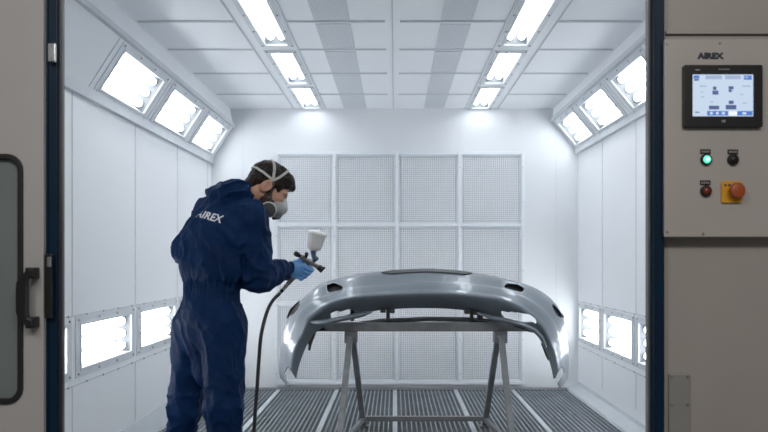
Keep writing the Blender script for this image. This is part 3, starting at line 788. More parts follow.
# ------------------------------------------------------------------ signed distance modelling for the person
def nv(v): return np.array(v, float)
class Field:
    def __init__(s, lo, hi, step, zfine=None):
        s.x = np.arange(lo[0], hi[0], step); s.y = np.arange(lo[1], hi[1], step)
        if zfine:
            zb, st2 = zfine; s.z = np.concatenate([np.arange(lo[2], zb, step * 1.4), np.arange(zb, hi[2], st2)])
        else: s.z = np.arange(lo[2], hi[2], step)
        s.F = np.full((len(s.x), len(s.y), len(s.z)), .2, np.float32)
    def sub(s, lo, hi):
        sl = []
        for ax, l, h in ((s.x, lo[0], hi[0]), (s.y, lo[1], hi[1]), (s.z, lo[2], hi[2])):
            a, b = np.searchsorted(ax, [l, h]); sl.append(slice(a, max(b, a + 1)))
        X, Y, Z = np.meshgrid(s.x[sl[0]], s.y[sl[1]], s.z[sl[2]], indexing='ij')
        return tuple(sl), np.stack([X, Y, Z], -1).astype(np.float32)
    def comb(s, sl, d, k, op):
        A = s.F[sl]
        if op == 'cut':
            d = -d; h = np.clip(.5 - .5 * (A - d) / k, 0, 1) if k > 0 else (A < d)
            s.F[sl] = A + (d - A) * h + k * h * (1 - h)
        else:
            h = np.clip(.5 + .5 * (A - d) / k, 0, 1)
            s.F[sl] = A + (d - A) * h - k * h * (1 - h)
    def bone(s, a, b, ra, rb, k=.02, side=None, wf=1., op='add'):
        a = nv(a); b = nv(b); R = max(ra, rb) * max(1, wf) + k + .03
        sl, Pn = s.sub(np.minimum(a, b) - R, np.maximum(a, b) + R)
        if Pn.size == 0: return
        q = Pn - a; ab = b - a
        if side is not None:
            sd = nv(side); sd /= np.linalg.norm(sd)
            c = q @ sd; q = q - (c * (1 - 1 / wf))[..., None] * sd; ab = ab - (ab @ sd) * (1 - 1 / wf) * sd
        t = np.clip((q @ ab) / max(ab @ ab, 1e-9), 0, 1)
        d = np.linalg.norm(q - t[..., None] * ab, axis=-1) - (ra + (rb - ra) * t)
        s.comb(sl, d, k, op)
    def ell(s, c, ax, r, k=.02, op='add'):
        c = nv(c); A = np.array([nv(v) / np.linalg.norm(nv(v)) for v in ax]); r = nv(r) * (HS if ax is HA else 1.); R = r.max() + k + .03
        sl, Pn = s.sub(c - R, c + R)
        q = (Pn - c) @ A.T
        k0 = np.linalg.norm(q / r, axis=-1); k1 = np.linalg.norm(q / r ** 2, axis=-1)
        d = k0 * (k0 - 1) / np.maximum(k1, 1e-6)
        s.comb(sl, d, k, op)
    def displace(s, fn, band=.05):
        m = np.abs(s.F) < band
        i, j, k = np.nonzero(m)
        p = np.stack([s.x[i], s.y[j], s.z[k]], -1)
        s.F[m] += fn(p).astype(np.float32)
    def mesh(s):
        F = s.F; I = F < 0
        c = sum(I[a:a + F.shape[0] - 1, b:b + F.shape[1] - 1, d:d + F.shape[2] - 1].astype(np.int8) for a in (0, 1) for b in (0, 1) for d in (0, 1))
        act = (c > 0) & (c < 8); idx = np.full(act.shape, -1, np.int64); ci = np.argwhere(act); idx[act] = np.arange(len(ci))
        acc = np.zeros((len(ci), 3)); cnt = np.zeros(len(ci))
        co = [(a, b, d) for a in (0, 1) for b in (0, 1) for d in (0, 1)]
        for A in co:
            for B in co:
                if sum(B) - sum(A) == 1 and all(y >= x for x, y in zip(A, B)):
                    fa = F[ci[:, 0] + A[0], ci[:, 1] + A[1], ci[:, 2] + A[2]]; fb = F[ci[:, 0] + B[0], ci[:, 1] + B[1], ci[:, 2] + B[2]]
                    m = (fa < 0) != (fb < 0); t = fa[m] / (fa[m] - fb[m])
                    acc[m] += nv(A) + t[:, None] * (nv(B) - nv(A)); cnt[m] += 1
        pos = ci + acc / cnt[:, None]
        V = np.stack([np.interp(pos[:, n], np.arange(len(ax)), ax) for n, ax in enumerate((s.x, s.y, s.z))], -1)
        faces = []
        for ax in range(3):
            sa = [slice(None)] * 3; sb = [slice(None)] * 3; sa[ax] = slice(0, -1); sb[ax] = slice(1, None)
            e = np.argwhere(I[tuple(sa)] != I[tuple(sb)])
            o1, o2 = [(1, 2), (2, 0), (0, 1)][ax]
            ok = (e[:, o1] > 0) & (e[:, o2] > 0) & (e[:, o1] < F.shape[o1] - 1) & (e[:, o2] < F.shape[o2] - 1); e = e[ok]
            def cell(d1, d2):
                q = e.copy(); q[:, o1] -= d1; q[:, o2] -= d2; return idx[q[:, 0], q[:, 1], q[:, 2]]
            Q = np.stack([cell(1, 1), cell(0, 1), cell(0, 0), cell(1, 0)], -1)
            fl = ~I[e[:, 0], e[:, 1], e[:, 2]]; Q[fl] = Q[fl][:, ::-1]
            faces.append(Q)
        return V, np.concatenate(faces)

def mesh_obj(name, V, Fc, mats, parent=None, loc=None, mi=None):
    off = OFF[parent.name] if parent is not None else Vector(loc)
    me = bpy.data.meshes.new(name)
    me.from_pydata((V - np.array(off)).tolist(), [], Fc.tolist())
    for m in (mats if isinstance(mats, list) else [mats]): me.materials.append(m)
    if mi is not None: me.polygons.foreach_set('material_index', mi)
    me.polygons.foreach_set('use_smooth', [True] * len(me.polygons)); me.update()
    o = bpy.data.objects.new(name, me); COL.objects.link(o)
    if parent is not None: o.parent = parent
    else: o.location = off
    OFF[o.name] = Vector(off)
    return o

class SNoise:
    def __init__(s, freq, n=9, aniso=None, seed=0):
        g = np.random.default_rng(seed)
        s.k = g.normal(size=(n, 3)); s.k /= np.linalg.norm(s.k, axis=1)[:, None]; s.k *= freq * g.uniform(.6, 1.5, (n, 1))
        if aniso is not None: s.k = s.k @ np.array(aniso)
        s.w = g.normal(size=(n, 3)); s.w /= np.linalg.norm(s.w, axis=1)[:, None]; s.w *= freq * .45
        s.p = g.uniform(0, 6.28, (n, 2))
    def __call__(s, p):
        return sum(np.sin(p @ s.k[i] + s.p[i, 0] + 1.6 * np.sin(p @ s.w[i] + s.p[i, 1])) for i in range(len(s.k))) / math.sqrt(len(s.k))

# ---- skeleton
ph = math.radians(50)
dT = Vector((math.cos(ph), math.sin(ph), 0)); rT = Vector((math.sin(ph), -math.cos(ph), 0)); UZ = Vector((0, 0, 1))
J = dict(
 pelvis=P(209, 318, 3.42), waist=P(211, 287, 3.41), waist2=P(212, 277, 3.41), belly=P(214, 266, 3.42), chest=P(220, 238, 3.45), upper=P(229, 214, 3.475),
 neck=P(242, 205, 3.49), shR=P(251, 219, 3.37), shL=P(210, 214, 3.57), elR=P(258, 277, 3.38), wrR=P(289, 269, 3.60), elL=P(189, 250, 3.60), wrL=P(214, 266, 3.78),
 hipR=P(224, 326, 3.34), knR=P(224, 408, 3.31), anR=P(227, 512, 3.36), hipL=P(194, 326, 3.50), knL=P(185, 408, 3.52), anL=P(174, 496, 3.62))
base = Vector((J['pelvis'].x, J['pelvis'].y, 0))
hφ, hθ = math.radians(20), math.radians(36)
hf = Vector((math.cos(hφ) * math.cos(hθ), math.sin(hφ) * math.cos(hθ), -math.sin(hθ))); hr = Vector((math.sin(hφ), -math.cos(hφ), 0)); hu = hr.cross(hf)
HO = P(269, 188.2, 3.50)
HS = .94
H = lambda f, r, u: HO + (hf * f + hr * r + hu * u) * HS
HA = [hf, hr, hu]
toeR = Vector((math.cos(math.radians(42)), math.sin(math.radians(42)), 0)); toeL = Vector((math.cos(math.radians(60)), math.sin(math.radians(60)), 0))

# spray gun frame
gb = Vector((.76, .42, -.49)).normalized(); gh = Vector((-.66, .06, -.745)).normalized()
gs = gh.cross(gb).normalized()
if gs.y > 0: gs = -gs
GC = P(303, 266.5, 3.64)     # grip centre, under the gun body

def hand(fld, G, b, h, s, wrist, r=0.0, k=.006):
    """right-hand grip around a handle at G: b forward, h down the handle, s outer side"""
    R = .0088 + r
    kn = []
    for i in range(4):
        q = G + h * (-.008 + .0195 * i)
        A = q + s * .030 - b * .012; kn.append(A)
        ext = (.006 if i == 0 else (0.0, .004, .001, -.006)[i])
        B = q + s * (.026) + b * (.030 + ext); C_ = q + s * .002 + b * (.040 + ext); D = q - s * .020 + b * (.024 + ext)
        fld.bone(A, B, R * 1.05, R, k); fld.bone(B, C_, R, R * .92, k); fld.bone(C_, D, R * .92, R * .8, k)
    heel = G - b * .035 + s * .012 + h * .012
    for A in kn: fld.bone(heel, A, .014 + r, R * 1.15, .014)
    fld.bone(wrist, heel, .024 + r, .021 + r, .02)
    T0 = G - b * .030 - s * .004 - h * .012; T1 = G - b * .012 - s * .026 - h * .016; T2 = G + b * .016 - s * .026 - h * .012
    fld.bone(heel, T0, .014 + r, .012 + r, .01); fld.bone(T0, T1, .012 + r, .0105 + r, k); fld.bone(T1, T2, .0105 + r, .009 + r, k)

def hand_relaxed(fld, W, d, palm, side, r=0.):
    """relaxed hand: d along fingers, palm normal, side toward the thumb"""
    R = .0085 + r
    for i in range(4):
        A = W + d * .085 + side * (.03 - .02 * i); l = (.04, .045, .042, .034)[i]
        B = A + d * l * .9 + palm * l * .35; C_ = B + d * l * .4 + palm * l * .6; D = C_ - d * l * .05 + palm * l * .5
        fld.bone(W, A, .018 + r, R * 1.15, .014); fld.bone(A, B, R * 1.05, R, .006); fld.bone(B, C_, R, R * .9, .006); fld.bone(C_, D, R * .9, R * .8, .006)
    T0 = W + d * .03 + side * .035; T1 = T0 + d * .035 + side * .012 + palm * .015
    fld.bone(W, T0, .016 + r, .013 + r, .01); fld.bone(T0, T1, .012 + r, .010 + r, .006); fld.bone(T1, T1 + d * .025 + palm * .012, .010 + r, .008 + r, .006)

dL_ = (J['wrL'] - J['elL']).normalized(); palmL = Vector((0, 0, -1)); palmL = (palmL - dL_ * palmL.dot(dL_)).normalized(); sideL = dL_.cross(palmL); 
if sideL.dot(dT) < 0: sideL = -sideL

# ---- body (one continuous surface)
lo = nv([-1.15, 3.12, -.02]); hi = nv([-.30, 4.05, 1.74])
B = Field(lo, hi, .0062, (1.36, .0042))
def torso(fld, g):
    fld.bone(J['pelvis'], J['waist'], .105 + g, .095 + g, .03, rT, 1.32)
    fld.bone(J['waist'], J['chest'], .095 + g, .115 + g, .04, rT, 1.35)
    fld.bone(J['chest'], J['upper'], .115 + g, .085 + g, .04, rT, 1.35)
    fld.bone(J['shL'], J['shR'], .055 + g, .055 + g, .04)
torso(B, -.032)
for a in 'RL':
    B.bone(J['sh' + a], J['el' + a], .048, .040, .03); B.bone(J['el' + a], J['wr' + a], .040, .027, .02)
    B.bone(J['hip' + a], J['kn' + a], .078, .055, .03); B.bone(J['kn' + a], J['an' + a], .054, .038, .02)
    t_ = toeR if a == 'R' else toeL
    B.bone(J['an' + a], Vector((J['an' + a].x, J['an' + a].y, .05)) + t_ * .15, .035, .025, .02)
hand(B, GC, gb, gh, gs, J['wrR'], -.0015); hand_relaxed(B, J['wrL'], dL_, palmL, sideL, -.0015)
B.bone(J['neck'] - UZ * .02, H(-.045, 0, -.055), .064, .060, .03)
B.bone(H(-.045, 0, -.055), H(-.02, 0, -.02), .060, .058, .02)
# head
B.ell(H(-.012, 0, .028), HA, (.098, .074, .088), .02)
B.ell(H(.030, 0, -.030), HA, (.062, .058, .080), .025)
B.ell(H(.052, 0, -.082), HA, (.034, .036, .024), .03)             # chin
for s_ in (-1, 1):
    B.bone(H(-.005, s_ * .055, -.05), H(.045, s_ * .03, -.088), .016, .015, .02)   # jaw
    B.ell(H(.066, s_ * .040, -.018), HA, (.024, .022, .018), .015)   # cheekbone
    B.bone(H(.084, s_ * .014, .020), H(.070, s_ * .050, .020), .010, .009, .012)   # brow
    B.ell(H(.082, s_ * .031, .002), HA, (.013, .016, .010), .008, 'cut')    # eye socket
    B.ell(H(.073, s_ * .031, .002), HA, (.0125, .0125, .0125), .003)         # eye
    B.ell(H(-.024, s_ * .084, -.014), [hf * .95 - hu * .2, hr * .9 * s_ + hf * -.35, hu * .95 + hf * .2], (.023, .011, .036), .006)   # ear
    B.ell(H(-.020, s_ * .094, -.012), HA, (.011, .006, .021), .003, 'cut')
    B.bone(H(-.036, s_ * .092, .004), H(-.018, s_ * .090, .019), .0045, .0045, .003)
    B.bone(H(-.036, s_ * .092, .004), H(-.030, s_ * .088, -.034), .0045, .0055, .003)
B.bone(H(.088, 0, .012), H(.108, 0, -.026), .009, .013, .010)     # nose
B.ell(H(.100, 0, -.034), HA, (.012, .016, .009), .008)
B.ell(H(.086, 0, -.056), HA, (.010, .022, .005), .006); B.ell(H(.085, 0, -.067), HA, (.010, .020, .005), .006)   # lips
V, Fc = B.mesh()
cen = V[Fc].mean(1)
loc_ = (cen - np.array(HO)) @ np.array([list(hf), list(hr), list(hu)]).T
# beard area follows the jaw
nb_ = SNoise(160, 6, seed=3)
bl_ = loc_[:, 2] + .045 - .35 * (loc_[:, 0] - .03) + .004 * nb_(cen)
beard = (bl_ < 0) & (loc_[:, 0] > -.012) & (loc_[:, 2] > -.13) | ((np.abs(loc_[:, 0] - .004) < .011) & (loc_[:, 2] < .02) & (np.abs(loc_[:, 1]) > .05) & (loc_[:, 2] > -.06) & (np.abs(loc_[:, 1]) < .078))
person = mesh_obj('person', V, Fc, [M['skin'], M['beard']], loc=base, mi=beard.astype(np.int32))
tag(person, 'person in navy hooded overalls and respirator, leaning forward holding a spray gun', 'person')

# ---- hair
Hf = Field(nv(HO) - .17, nv(HO) + .17, .004)
Hf.ell(H(-.014, 0, .036), HA, (.108, .083, .092), .01)
Hf.bone(H(.056, -.035, .084), H(.056, .035, .084), .028, .028, .03)
Hf.bone(H(.082, -.022, .064), H(.082, .022, .064), .017, .017, .02)
Hf.bone(H(-.075, -.03, -.03), H(-.075, .03, -.03), .036, .036, .03)
# hairline: cut away the face and the ears
Hf.ell(H(.105, 0, -.035), HA, (.078, .12, .092), .010, 'cut')
for s_ in (-1, 1):
    Hf.ell(H(.020, s_ * .10, -.060), HA, (.055, .06, .075), .008, 'cut'); Hf.ell(H(-.026, s_ * .10, -.028), HA, (.032, .04, .048), .006, 'cut')
    Hf.bone(H(.008, s_ * .073, .02), H(.008, s_ * .070, -.03), .009, .005, .006)
Hf.ell(H(-.02, 0, -.165), HA, (.14, .14, .115), .012, 'cut')
hn = SNoise(90, 8, seed=5); hn2 = SNoise(190, 8, seed=6)
Hf.displace(lambda p: .0032 * hn(p) + .0016 * hn2(p), .03)
V, Fc = Hf.mesh(); hair = mesh_obj('hair', V, Fc, M['hair'], person)

# ---- coverall
C = Field(lo - nv([.02, .05, 0]), hi, .0068)
C.bone(P(209, 330, 3.42), P(211, 290, 3.41), .118, .106, .03, rT, 1.36)
C.bone(P(207, 316, 3.385), P(208, 326, 3.39), .085, .08, .06, rT, 1.5)           # seat
C.bone(J['waist'], J['waist2'], .098, .097, .010, rT, 1.33)
C.bone(J['belly'], J['chest'], .130, .134, .010, rT, 1.42)
C.bone(J['chest'], J['upper'], .134, .106, .04, rT, 1.50)
C.bone(J['shL'], J['shR'], .078, .078, .05)
C.bone(J['upper'], J['neck'] - UZ * .02, .085, .07, .04)
C.bone(P(209, 334, 3.42), P(207, 374, 3.42), .095, .060, .05)
# sleeves
C.bone(J['shR'], J['elR'], .078, .066, .03); C.bone(J['elR'], J['elR'] * .35 + J['wrR'] * .65, .066, .052, .03); C.bone(J['elR'] * .4 + J['wrR'] * .6, J['wrR'] + (J['elR'] - J['wrR']).normalized() * .012, .051, .037, .02)
C.bone(J['shL'], J['elL'], .076, .068, .03); C.bone(J['elL'], J['wrL'] * .8 + J['elL'] * .2, .066, .050, .03); C.bone(J['wrL'] * .75 + J['elL'] * .25, J['wrL'], .048, .035, .02)
# trouser legs
C.bone(J['hipR'], J['knR'], .104, .082, .035); C.bone(J['knR'], J['anR'], .080, .074, .03)
C.bone(J['hipL'], J['knL'], .102, .079, .035); C.bone(J['knL'], J['anL'], .076, .070, .03)
# side pocket lip on the right hip
pk = P(240, 308, 3.36)
C.bone(P(236, 296, 3.40), P(243, 318, 3.37), .010, .012, .008, rT, 1.4)
n1 = SNoise(42, 8, aniso=np.diag([1, 1, .30]), seed=21); n2 = SNoise(85, 8, aniso=np.diag([1, 1, .5]), seed=22); n3 = SNoise(62, 8, aniso=np.diag([.6, .6, 1.3]), seed=23)
zw = .5 * (J['waist'].z + J['waist2'].z); wc = nv(J['waist'])
def ridge(a): return 1 - np.abs(np.tanh(a * 1.3))
def wr(p):
    z = p[:, 2]
    up = 1 / (1 + np.exp(-(z - zw) / .02))
    d = -(.016 * ridge(n1(p)) + .006 * ridge(n2(p))) * (.65 + .35 * up)
    # bunching at the knees, elbows and ankles
    for j, r_ in (('knR', .14), ('knL', .14), ('elR', .11), ('elL', .11), ('anR', .16), ('anL', .16)):
        w = np.exp(-((p - nv(J[j])) ** 2).sum(1) / r_ ** 2); d = d - .015 * w * ridge(n3(p))
    a = np.arctan2((p - wc) @ nv(dT), (p - wc) @ nv(rT))
    zz = np.where(z < zw, (z - zw) / .055, (z - zw) / .022)
    d = d - .0065 * np.sin(34 * a + 1.2 * np.sin(5 * a)) * np.exp(-zz ** 2)
    rr = np.linalg.norm((p - wc)[:, :2], axis=1)
    return d + .012
C.displace(wr, .06)
V, Fc = C.mesh(); cov = mesh_obj('coverall', V, Fc, M['navy'], person)
cov_bvh = BVHTree.FromPolygons([Vector(v) for v in V], Fc.tolist())

# hood lying on the upper back, collar round the neck
Hd = Field(nv(P(229, 196, 3.44)) - .24, nv(P(229, 196, 3.44)) + .24, .0055)
tilt = (dT * .75 + UZ * .65).normalized(); nrm_ = rT.cross(tilt)
Hd.ell(P(226, 195, 3.43), [rT, tilt, nrm_], (.098, .052, .062), .03)
Hd.ell(P(215, 196, 3.49), [rT, tilt, nrm_], (.045, .038, .05), .03)
Hd.ell(P(239, 192, 3.40), [rT, tilt, nrm_], (.050, .050, .058), .03)
Hd.bone(P(231, 184.5, 3.44), P(243, 190, 3.43), .020, .030, .025)
Hd.bone(P(240, 193, 3.40), P(253, 206, 3.43), .036, .026, .025)
Hd.bone(P(253, 206, 3.43), P(258, 214, 3.50), .026, .022, .02)
Hd.bone(P(222, 189, 3.52), P(245, 199, 3.60), .03, .024, .02)
Hd.bone(P(213, 204, 3.42), P(232, 205, 3.37), .018, .018, .018)
h1 = SNoise(52, 8, aniso=np.diag([.8, .8, 1.3]), seed=31)
Hd.displace(lambda p: -.016 * ridge(h1(p)) + .008, .05)
V, Fc = Hd.mesh(); hood = mesh_obj('hood', V, Fc, M['navy'], cov)

# lettering printed across the shoulders
vs, fs = text_mesh('AIREX', .052, .98, .0012)
q = MB(); bmt = bmesh.new()
for v in vs: bmt.verts.new(v)
bmt.verts.ensure_lookup_table()
for f in fs:
    try: bmt.faces.new([bmt.verts[i] for i in f])
    except ValueError: pass
bmesh.ops.triangulate(bmt, faces=bmt.faces[:])
bmesh.ops.subdivide_edges(bmt, edges=[e for e in bmt.edges if e.calc_length() > .012], cuts=2)
bmesh.ops.triangulate(bmt, faces=bmt.faces[:])
tc_ = P(211.8, 220, 3.40); 
tn = Vector((.04, -.97, .2)).normalized()
tx = Vector((.95, 0, -.38)); tx = (tx - tn * tx.dot(tn)).normalized(); ty = tn.cross(tx)
bad = 0; pv = []
for v in bmt.verts:
    o_ = tc_ + tx * v.co.x + ty * v.co.y + tn * .25
    hit, nn, _, dist = cov_bvh.ray_cast(o_, -tn)
    if hit is None: bad += 1; hit = o_ - tn * .2
    pv.append(hit + tn * .0022)
q.add(pv, [[v.index for v in f.verts] for f in (bmt.verts.index_update(), bmt.faces)[1]])
bmt.free()
q.build('lettering', M['letter'], cov)

# gloves
G = Field(nv(GC) - .13, nv(GC) + .13, .0028)
hand(G, GC, gb, gh, gs, J['wrR'], .0012, .005)
G.displace(lambda p: -.0012 * ridge(n2(p * 2.5)), .02)
V, Fc = G.mesh(); mesh_obj('glove', V, Fc, M['glove'], person)
G2 = Field(nv(J['wrL']) - .22, nv(J['wrL']) + .22, .004)
hand_relaxed(G2, J['wrL'], dL_, palmL, sideL, .0012)
V, Fc = G2.mesh(); mesh_obj('glove', V, Fc, M['glove'], person)
# shoes
for a, t_ in (('R', toeR), ('L', toeL)):
    an = J['an' + a]; f0 = Vector((an.x, an.y, 0)); sd = t_.cross(UZ)
    Sf = Field((f0.x - .3, f0.y - .3, .0), (f0.x + .3, f0.y + .3, .2), .007)
    Sf.bone(f0 - t_ * .05 + UZ * .05, f0 + t_ * .17 + UZ * .042, .045, .036, .02, sd, 1.15); Sf.bone(f0 + UZ * .05, f0 + UZ * .12, .05, .05, .03)
    Sf.F[:, :, :2] = np.maximum(Sf.F[:, :, :2], .004)
    V, Fc = Sf.mesh(); so = mesh_obj('shoe', V, Fc, M['shoe'], person)
    V[:, 2] = np.maximum(V[:, 2], .002)

# ---- respirator
R_ = Field(nv(H(.08, 0, -.05)) - .13, nv(H(.08, 0, -.05)) + .13, .0035)
R_.ell(H(.088, 0, -.048), [hf * .9 + hu * .3, hr, hu * .95 - hf * .3], (.036, .046, .054), .02)
R_.bone(H(.085, -.03, -.06), H(.085, .03, -.06), .036, .036, .02)
for s_ in (-1, 1): R_.bone(H(.085, s_ * .03, -.06), H(.056, s_ * .066, -.090), .024, .020, .015)
R_.bone(H(.098, 0, -.008), H(.116, 0, -.040), .014, .021, .015)
R_.bone(H(.105, 0, -.065), H(.118, 0, -.085), .016, .013, .01)
V, Fc = R_.mesh(); resp = mesh_obj('respirator', V, Fc, M['mask'], person)
for s_ in (-1, 1):
    ax = (hr * s_ * .94 - hf * .10 - hu * .20).normalized(); o_ = H(.053, s_ * .060, -.096)
    fl_ = MB().lathe(o_, ax, [(0, .026), (.006, .034), (.022, .037), (.030, .036), (.0315, .033)], 32).build('filter', M['maskw'], resp, smooth=True)
    MB().lathe(o_, ax, [(.026, .0325), (.036, .0325), (.040, .029), (.042, .014)], 32).build('filter_cover', M['maskd'], resp, smooth=True)
MB().lathe(H(.103, 0, -.088), (hf * .7 - hu * .7), [(0, .018), (.016, .018), (.02, .014)], 20).build('exhale_valve', M['maskd'], resp, smooth=True)
# straps follow the head
hb = []
dgp = bpy.context.evaluated_depsgraph_get()
def merged_bvh(objs):
    vv, ff = [], []
    for ob in objs:
        o0 = len(vv); of = OFF[ob.name]
        vv += [v.co + of for v in ob.data.vertices]; ff += [[i + o0 for i in p.vertices] for p in ob.data.polygons]
    return BVHTree.FromPolygons(vv, ff)
hbv = merged_bvh([hair, person])
def strap(name, pts, w, m, lift=.004):
    c_ = H(-.01, 0, .0); pl_ = []
    dirs = [(H(*p) - c_).normalized() for p in pts]
    fine = []
    for i in range(len(dirs) - 1):
        for t in range(10): fine.append((dirs[i].lerp(dirs[i + 1], t / 10)).normalized())
    fine.append(dirs[-1])
    for d_ in fine:
        hit, _, _, dist = hbv.ray_cast(c_ + d_ * .3, -d_)
        pl_.append((hit if hit else c_ + d_ * .1) + d_ * lift)
    # smooth, keep outside
    for _ in range(3):
        pl_ = [pl_[0]] + [pl_[i] * .5 + (pl_[i - 1] + pl_[i + 1]) * .25 for i in range(1, len(pl_) - 1)] + [pl_[-1]]
    L = []
    n_ = len(pl_); vs = []
    for i in range(n_):
        t = (pl_[min(i + 1, n_ - 1)] - pl_[max(i - 1, 0)]).normalized(); d_ = fine[i]; sd = t.cross(d_).normalized()
        for a, b_ in ((-1, -1), (1, -1), (1, 1), (-1, 1)): vs.append(pl_[i] + sd * a * w / 2 + d_ * b_ * .0016)
    fs = [(i * 4 + j, i * 4 + (j + 1) % 4, i * 4 + 4 + (j + 1) % 4, i * 4 + 4 + j) for i in range(n_ - 1) for j in range(4)] + [(0, 1, 2, 3), (n_ * 4 - 1, n_ * 4 - 2, n_ * 4 - 3, n_ * 4 - 4)]
    return MB().add(vs, fs).build(name, m, resp, smooth=True)
for s_ in (1, -1):
    jn = (-.014, s_ * .080, .022)
    strap('strap', [jn, (-.036, s_ * .068, .066), (-.056, s_ * .040, .094), (-.063, 0, .102)], .012, M['strap'])
    strap('strap', [jn, (-.046, s_ * .07, .026), (-.085, s_ * .05, .028), (-.11, 0, .030)], .011, M['strap'])
    strap('strap', [jn, (.002, s_ * .070, .056), (.014, s_ * .045, .094), (.019, 0, .11)], .011, M['strap'])
    strap('cheek_strap', [jn, (.006, s_ * .078, -.010), (.026, s_ * .072, -.045), (.052, s_ * .062, -.070)], .012, M['strapd'])

# ------------------------------------------------------------------ spray gun
gun = thing('spray_gun', GC, 'metal spray gun with white gravity cup held in the blue-gloved hand', 'spray gun')
top = GC - gh * .036           # centre of the body above the grip
MB().lathe(top - gb * .045, gb, [(0, .011), (.012, .013), (.045, .012), (.05, .0145), (.075, .014), (.08, .010), (.1, .0115), (.105, .010)], 20).build('body', M['gun'], gun, smooth=True)
MB().tube([top - gb * .008 + gh * .008, GC, GC + gh * .055, GC + gh * .112], [(.012, .015), (.0115, .014), (.0115, .014), (.010, .011)], 14, flat=gs).build('handle', M['gun'], gun, smooth=True)
MB().lathe(GC + gh * .112, gh, [(0, .0085), (.006, .0115), (.018, .0115), (.020, .008), (.026, .008), (.028, .010), (.036, .010)], 14).build('air_inlet', M['chrome'], gun, smooth=True)
MB().lathe(top + gb * .058, gb, [(0, .012), (.006, .0145), (.016, .015), (.022, .012), (.028, .006)], 24).build('air_cap', M['gundark'], gun, smooth=True)
for s_ in (-1, 1):
    pass
MB().obox(top + gb * .086, gb * .006, gs * .004, gh * .017).build('air_horns', M['gundark'], gun, bevel=.002)
MB().lathe(top - gb * .045, -gb, [(0, .008), (.006, .0085), (.012, .012), (.03, .012), (.033, .009)], 16).build('fluid_knob', M['gundark'], gun, smooth=True)
k2 = MB().lathe(top - gb * .022 - gh * .012 + gs * .006, (-gb * .5 - gh * .6 + gs * .5), [(0, .006), (.012, .006), (.014, .009), (.028, .009)], 14)
k2.build('fan_knob', M['gundark'], gun, smooth=True)
MB().tube([top + gb * .032 + gh * .012, top + gb * .04 + gh * .035, top + gb * .034 + gh * .06, top + gb * .038 + gh * .075], [(.004, .008)] * 4, 8, flat=gb).build('trigger', M['chrome'], gun, smooth=True)
MB().tube([top + gb * .018, top + gb * .022 - gh * .014, top + gb * .024 - gh * .022], [.009, .009, .010], 12).build('cup_neck', M['connector'], gun, smooth=True)
cb = P(312.8, 251.5, 3.70); ca = (P(319.3, 228, 3.70) - P(313.3, 250.5, 3.70)).normalized()
MB().tube([top + gb * .024 - gh * .020, (top + gb * .024 - gh * .020).lerp(cb, .6), cb + ca * .008], [.010, .012, .015], 14).build('cup_adapter', M['connector'], gun, smooth=True)
MB().lathe(cb, ca, [(0, .014), (.006, .022), (.016, .034), (.022, .0365), (.085, .0425), (.088, .043)], 32).build('paint_cup', M['cup'], gun, smooth=True)
lid_ = MB().lathe(cb + ca * .084, ca, [(0, .047), (.006, .0485), (.012, .046), (.018, .034), (.022, .012), (.0225, .006), (.028, .006), (.029, .003)], 32).build('cup_lid', M['cuplid'], gun, smooth=True)
kq = P(315.6, 257.8, 3.69)
MB().lathe(kq, gs, [(0, .006), (.005, .011), (.016, .011), (.019, .008)], 16).build('cup_valve', M['connector'], gun, smooth=True)

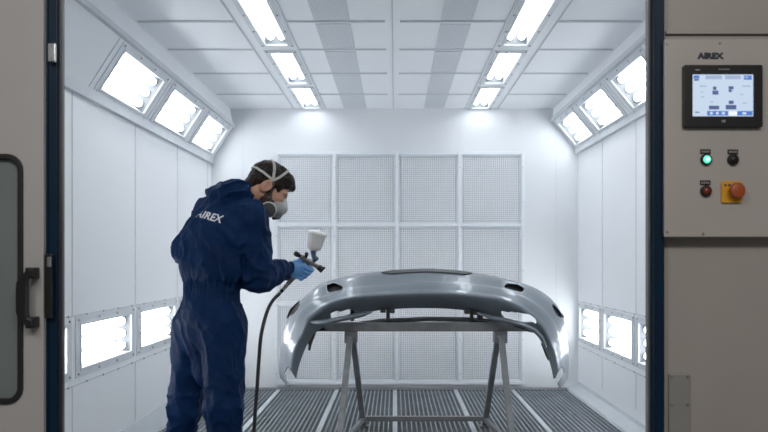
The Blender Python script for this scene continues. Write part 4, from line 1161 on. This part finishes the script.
# ------------------------------------------------------------------ air hose
e0 = GC + gh * .1485
hpts = [e0, e0 + gh * .012, P(277.2, 295.8, 3.69), P(273.2, 300, 3.67), P(268.8, 307.5, 3.64), P(264.8, 319, 3.60), P(261, 336, 3.58), P(259, 358, 3.57), P(257.3, 384, 3.56), P(255.3, 410, 3.56), P(253.8, 436, 3.56), P(252, 470, 3.57), P(251, 498, 3.60)]
z_ = .0135
hpts += [Vector((-.66, 3.62, .03)), Vector((-.60, 3.66, z_)), Vector((-.45, 3.75, z_)), Vector((-.2, 3.8, z_)), Vector((.1, 3.7, z_)), Vector((.4, 3.5, z_)), Vector((.6, 3.2, z_))]
A_ = cr(np.array([list(p) for p in hpts]), np.linspace(0, len(hpts) - 1, 160))
ho = thing('air_hose', e0, 'dark rubber air hose hanging from the spray gun to the floor', 'hose')
MB().tube([Vector(p) for p in A_], .0088, 10).build('hose', M['hose'], ho, smooth=True)
MB().lathe(e0, gh, [(0, .0095), (.018, .0095), (.02, .008)], 12).build('coupling', M['chrome'], ho, smooth=True)

# ------------------------------------------------------------------ light and camera
w = bpy.data.worlds.new('workshop'); S.world = w; w.use_nodes = True
bg = w.node_tree.nodes['Background']; bg.inputs[0].default_value = (.95, .97, 1.0, 1); bg.inputs[1].default_value = .10
def area(name, loc, aim, size, power, col=(1, 1, 1)):
    l = bpy.data.lights.new(name, 'AREA'); l.shape = 'RECTANGLE'; l.size, l.size_y = size; l.energy = power; l.color = col
    o = bpy.data.objects.new(name, l); COL.objects.link(o); o.location = loc
    o.rotation_euler = (Vector(aim) - Vector(loc)).to_track_quat('-Z', 'Y').to_euler(); o['kind'] = 'helper'
    return o
area('unseen_fill', (.6, -1.2, 3.6), (.3, 2.4, 1.0), (2.4, .5), 66, (1, .95, .89))  # unseen area light added behind the camera to brighten the outer wall
area('unseen_fill', (-1.6, -.6, 3.4), (-1.6, 2.4, 1.0), (.5, 1.6), 32, (1, .97, .94))  # second unseen light, added to brighten the left door

cd = bpy.data.cameras.new('camera'); cam = bpy.data.objects.new('camera', cd); COL.objects.link(cam)
cam.location = (0, 0, EYE); cam.rotation_euler = (math.pi / 2, 0, 0)
cd.sensor_width = 36; cd.lens = 36 * F_PX / 768
cd.shift_x = (384 - VX) / 768; cd.shift_y = (VY - 216) / 768
cd.dof.use_dof = True; cd.dof.focus_distance = 4.2; cd.dof.aperture_fstop = 2.6
cd.clip_start = .05
S.camera = cam
S.view_settings.view_transform = 'Standard'; S.view_settings.look = 'None'; S.view_settings.gamma = 1; S.view_settings.use_curve_mapping = False
S.view_settings.exposure = 0.0
S.cycles.max_bounces = 14; S.cycles.diffuse_bounces = 8; S.cycles.transparent_max_bounces = 16
S.cycles.sample_clamp_indirect = 6; S.cycles.caustics_reflective = False; S.cycles.caustics_refractive = False
S.cycles.use_denoising = True
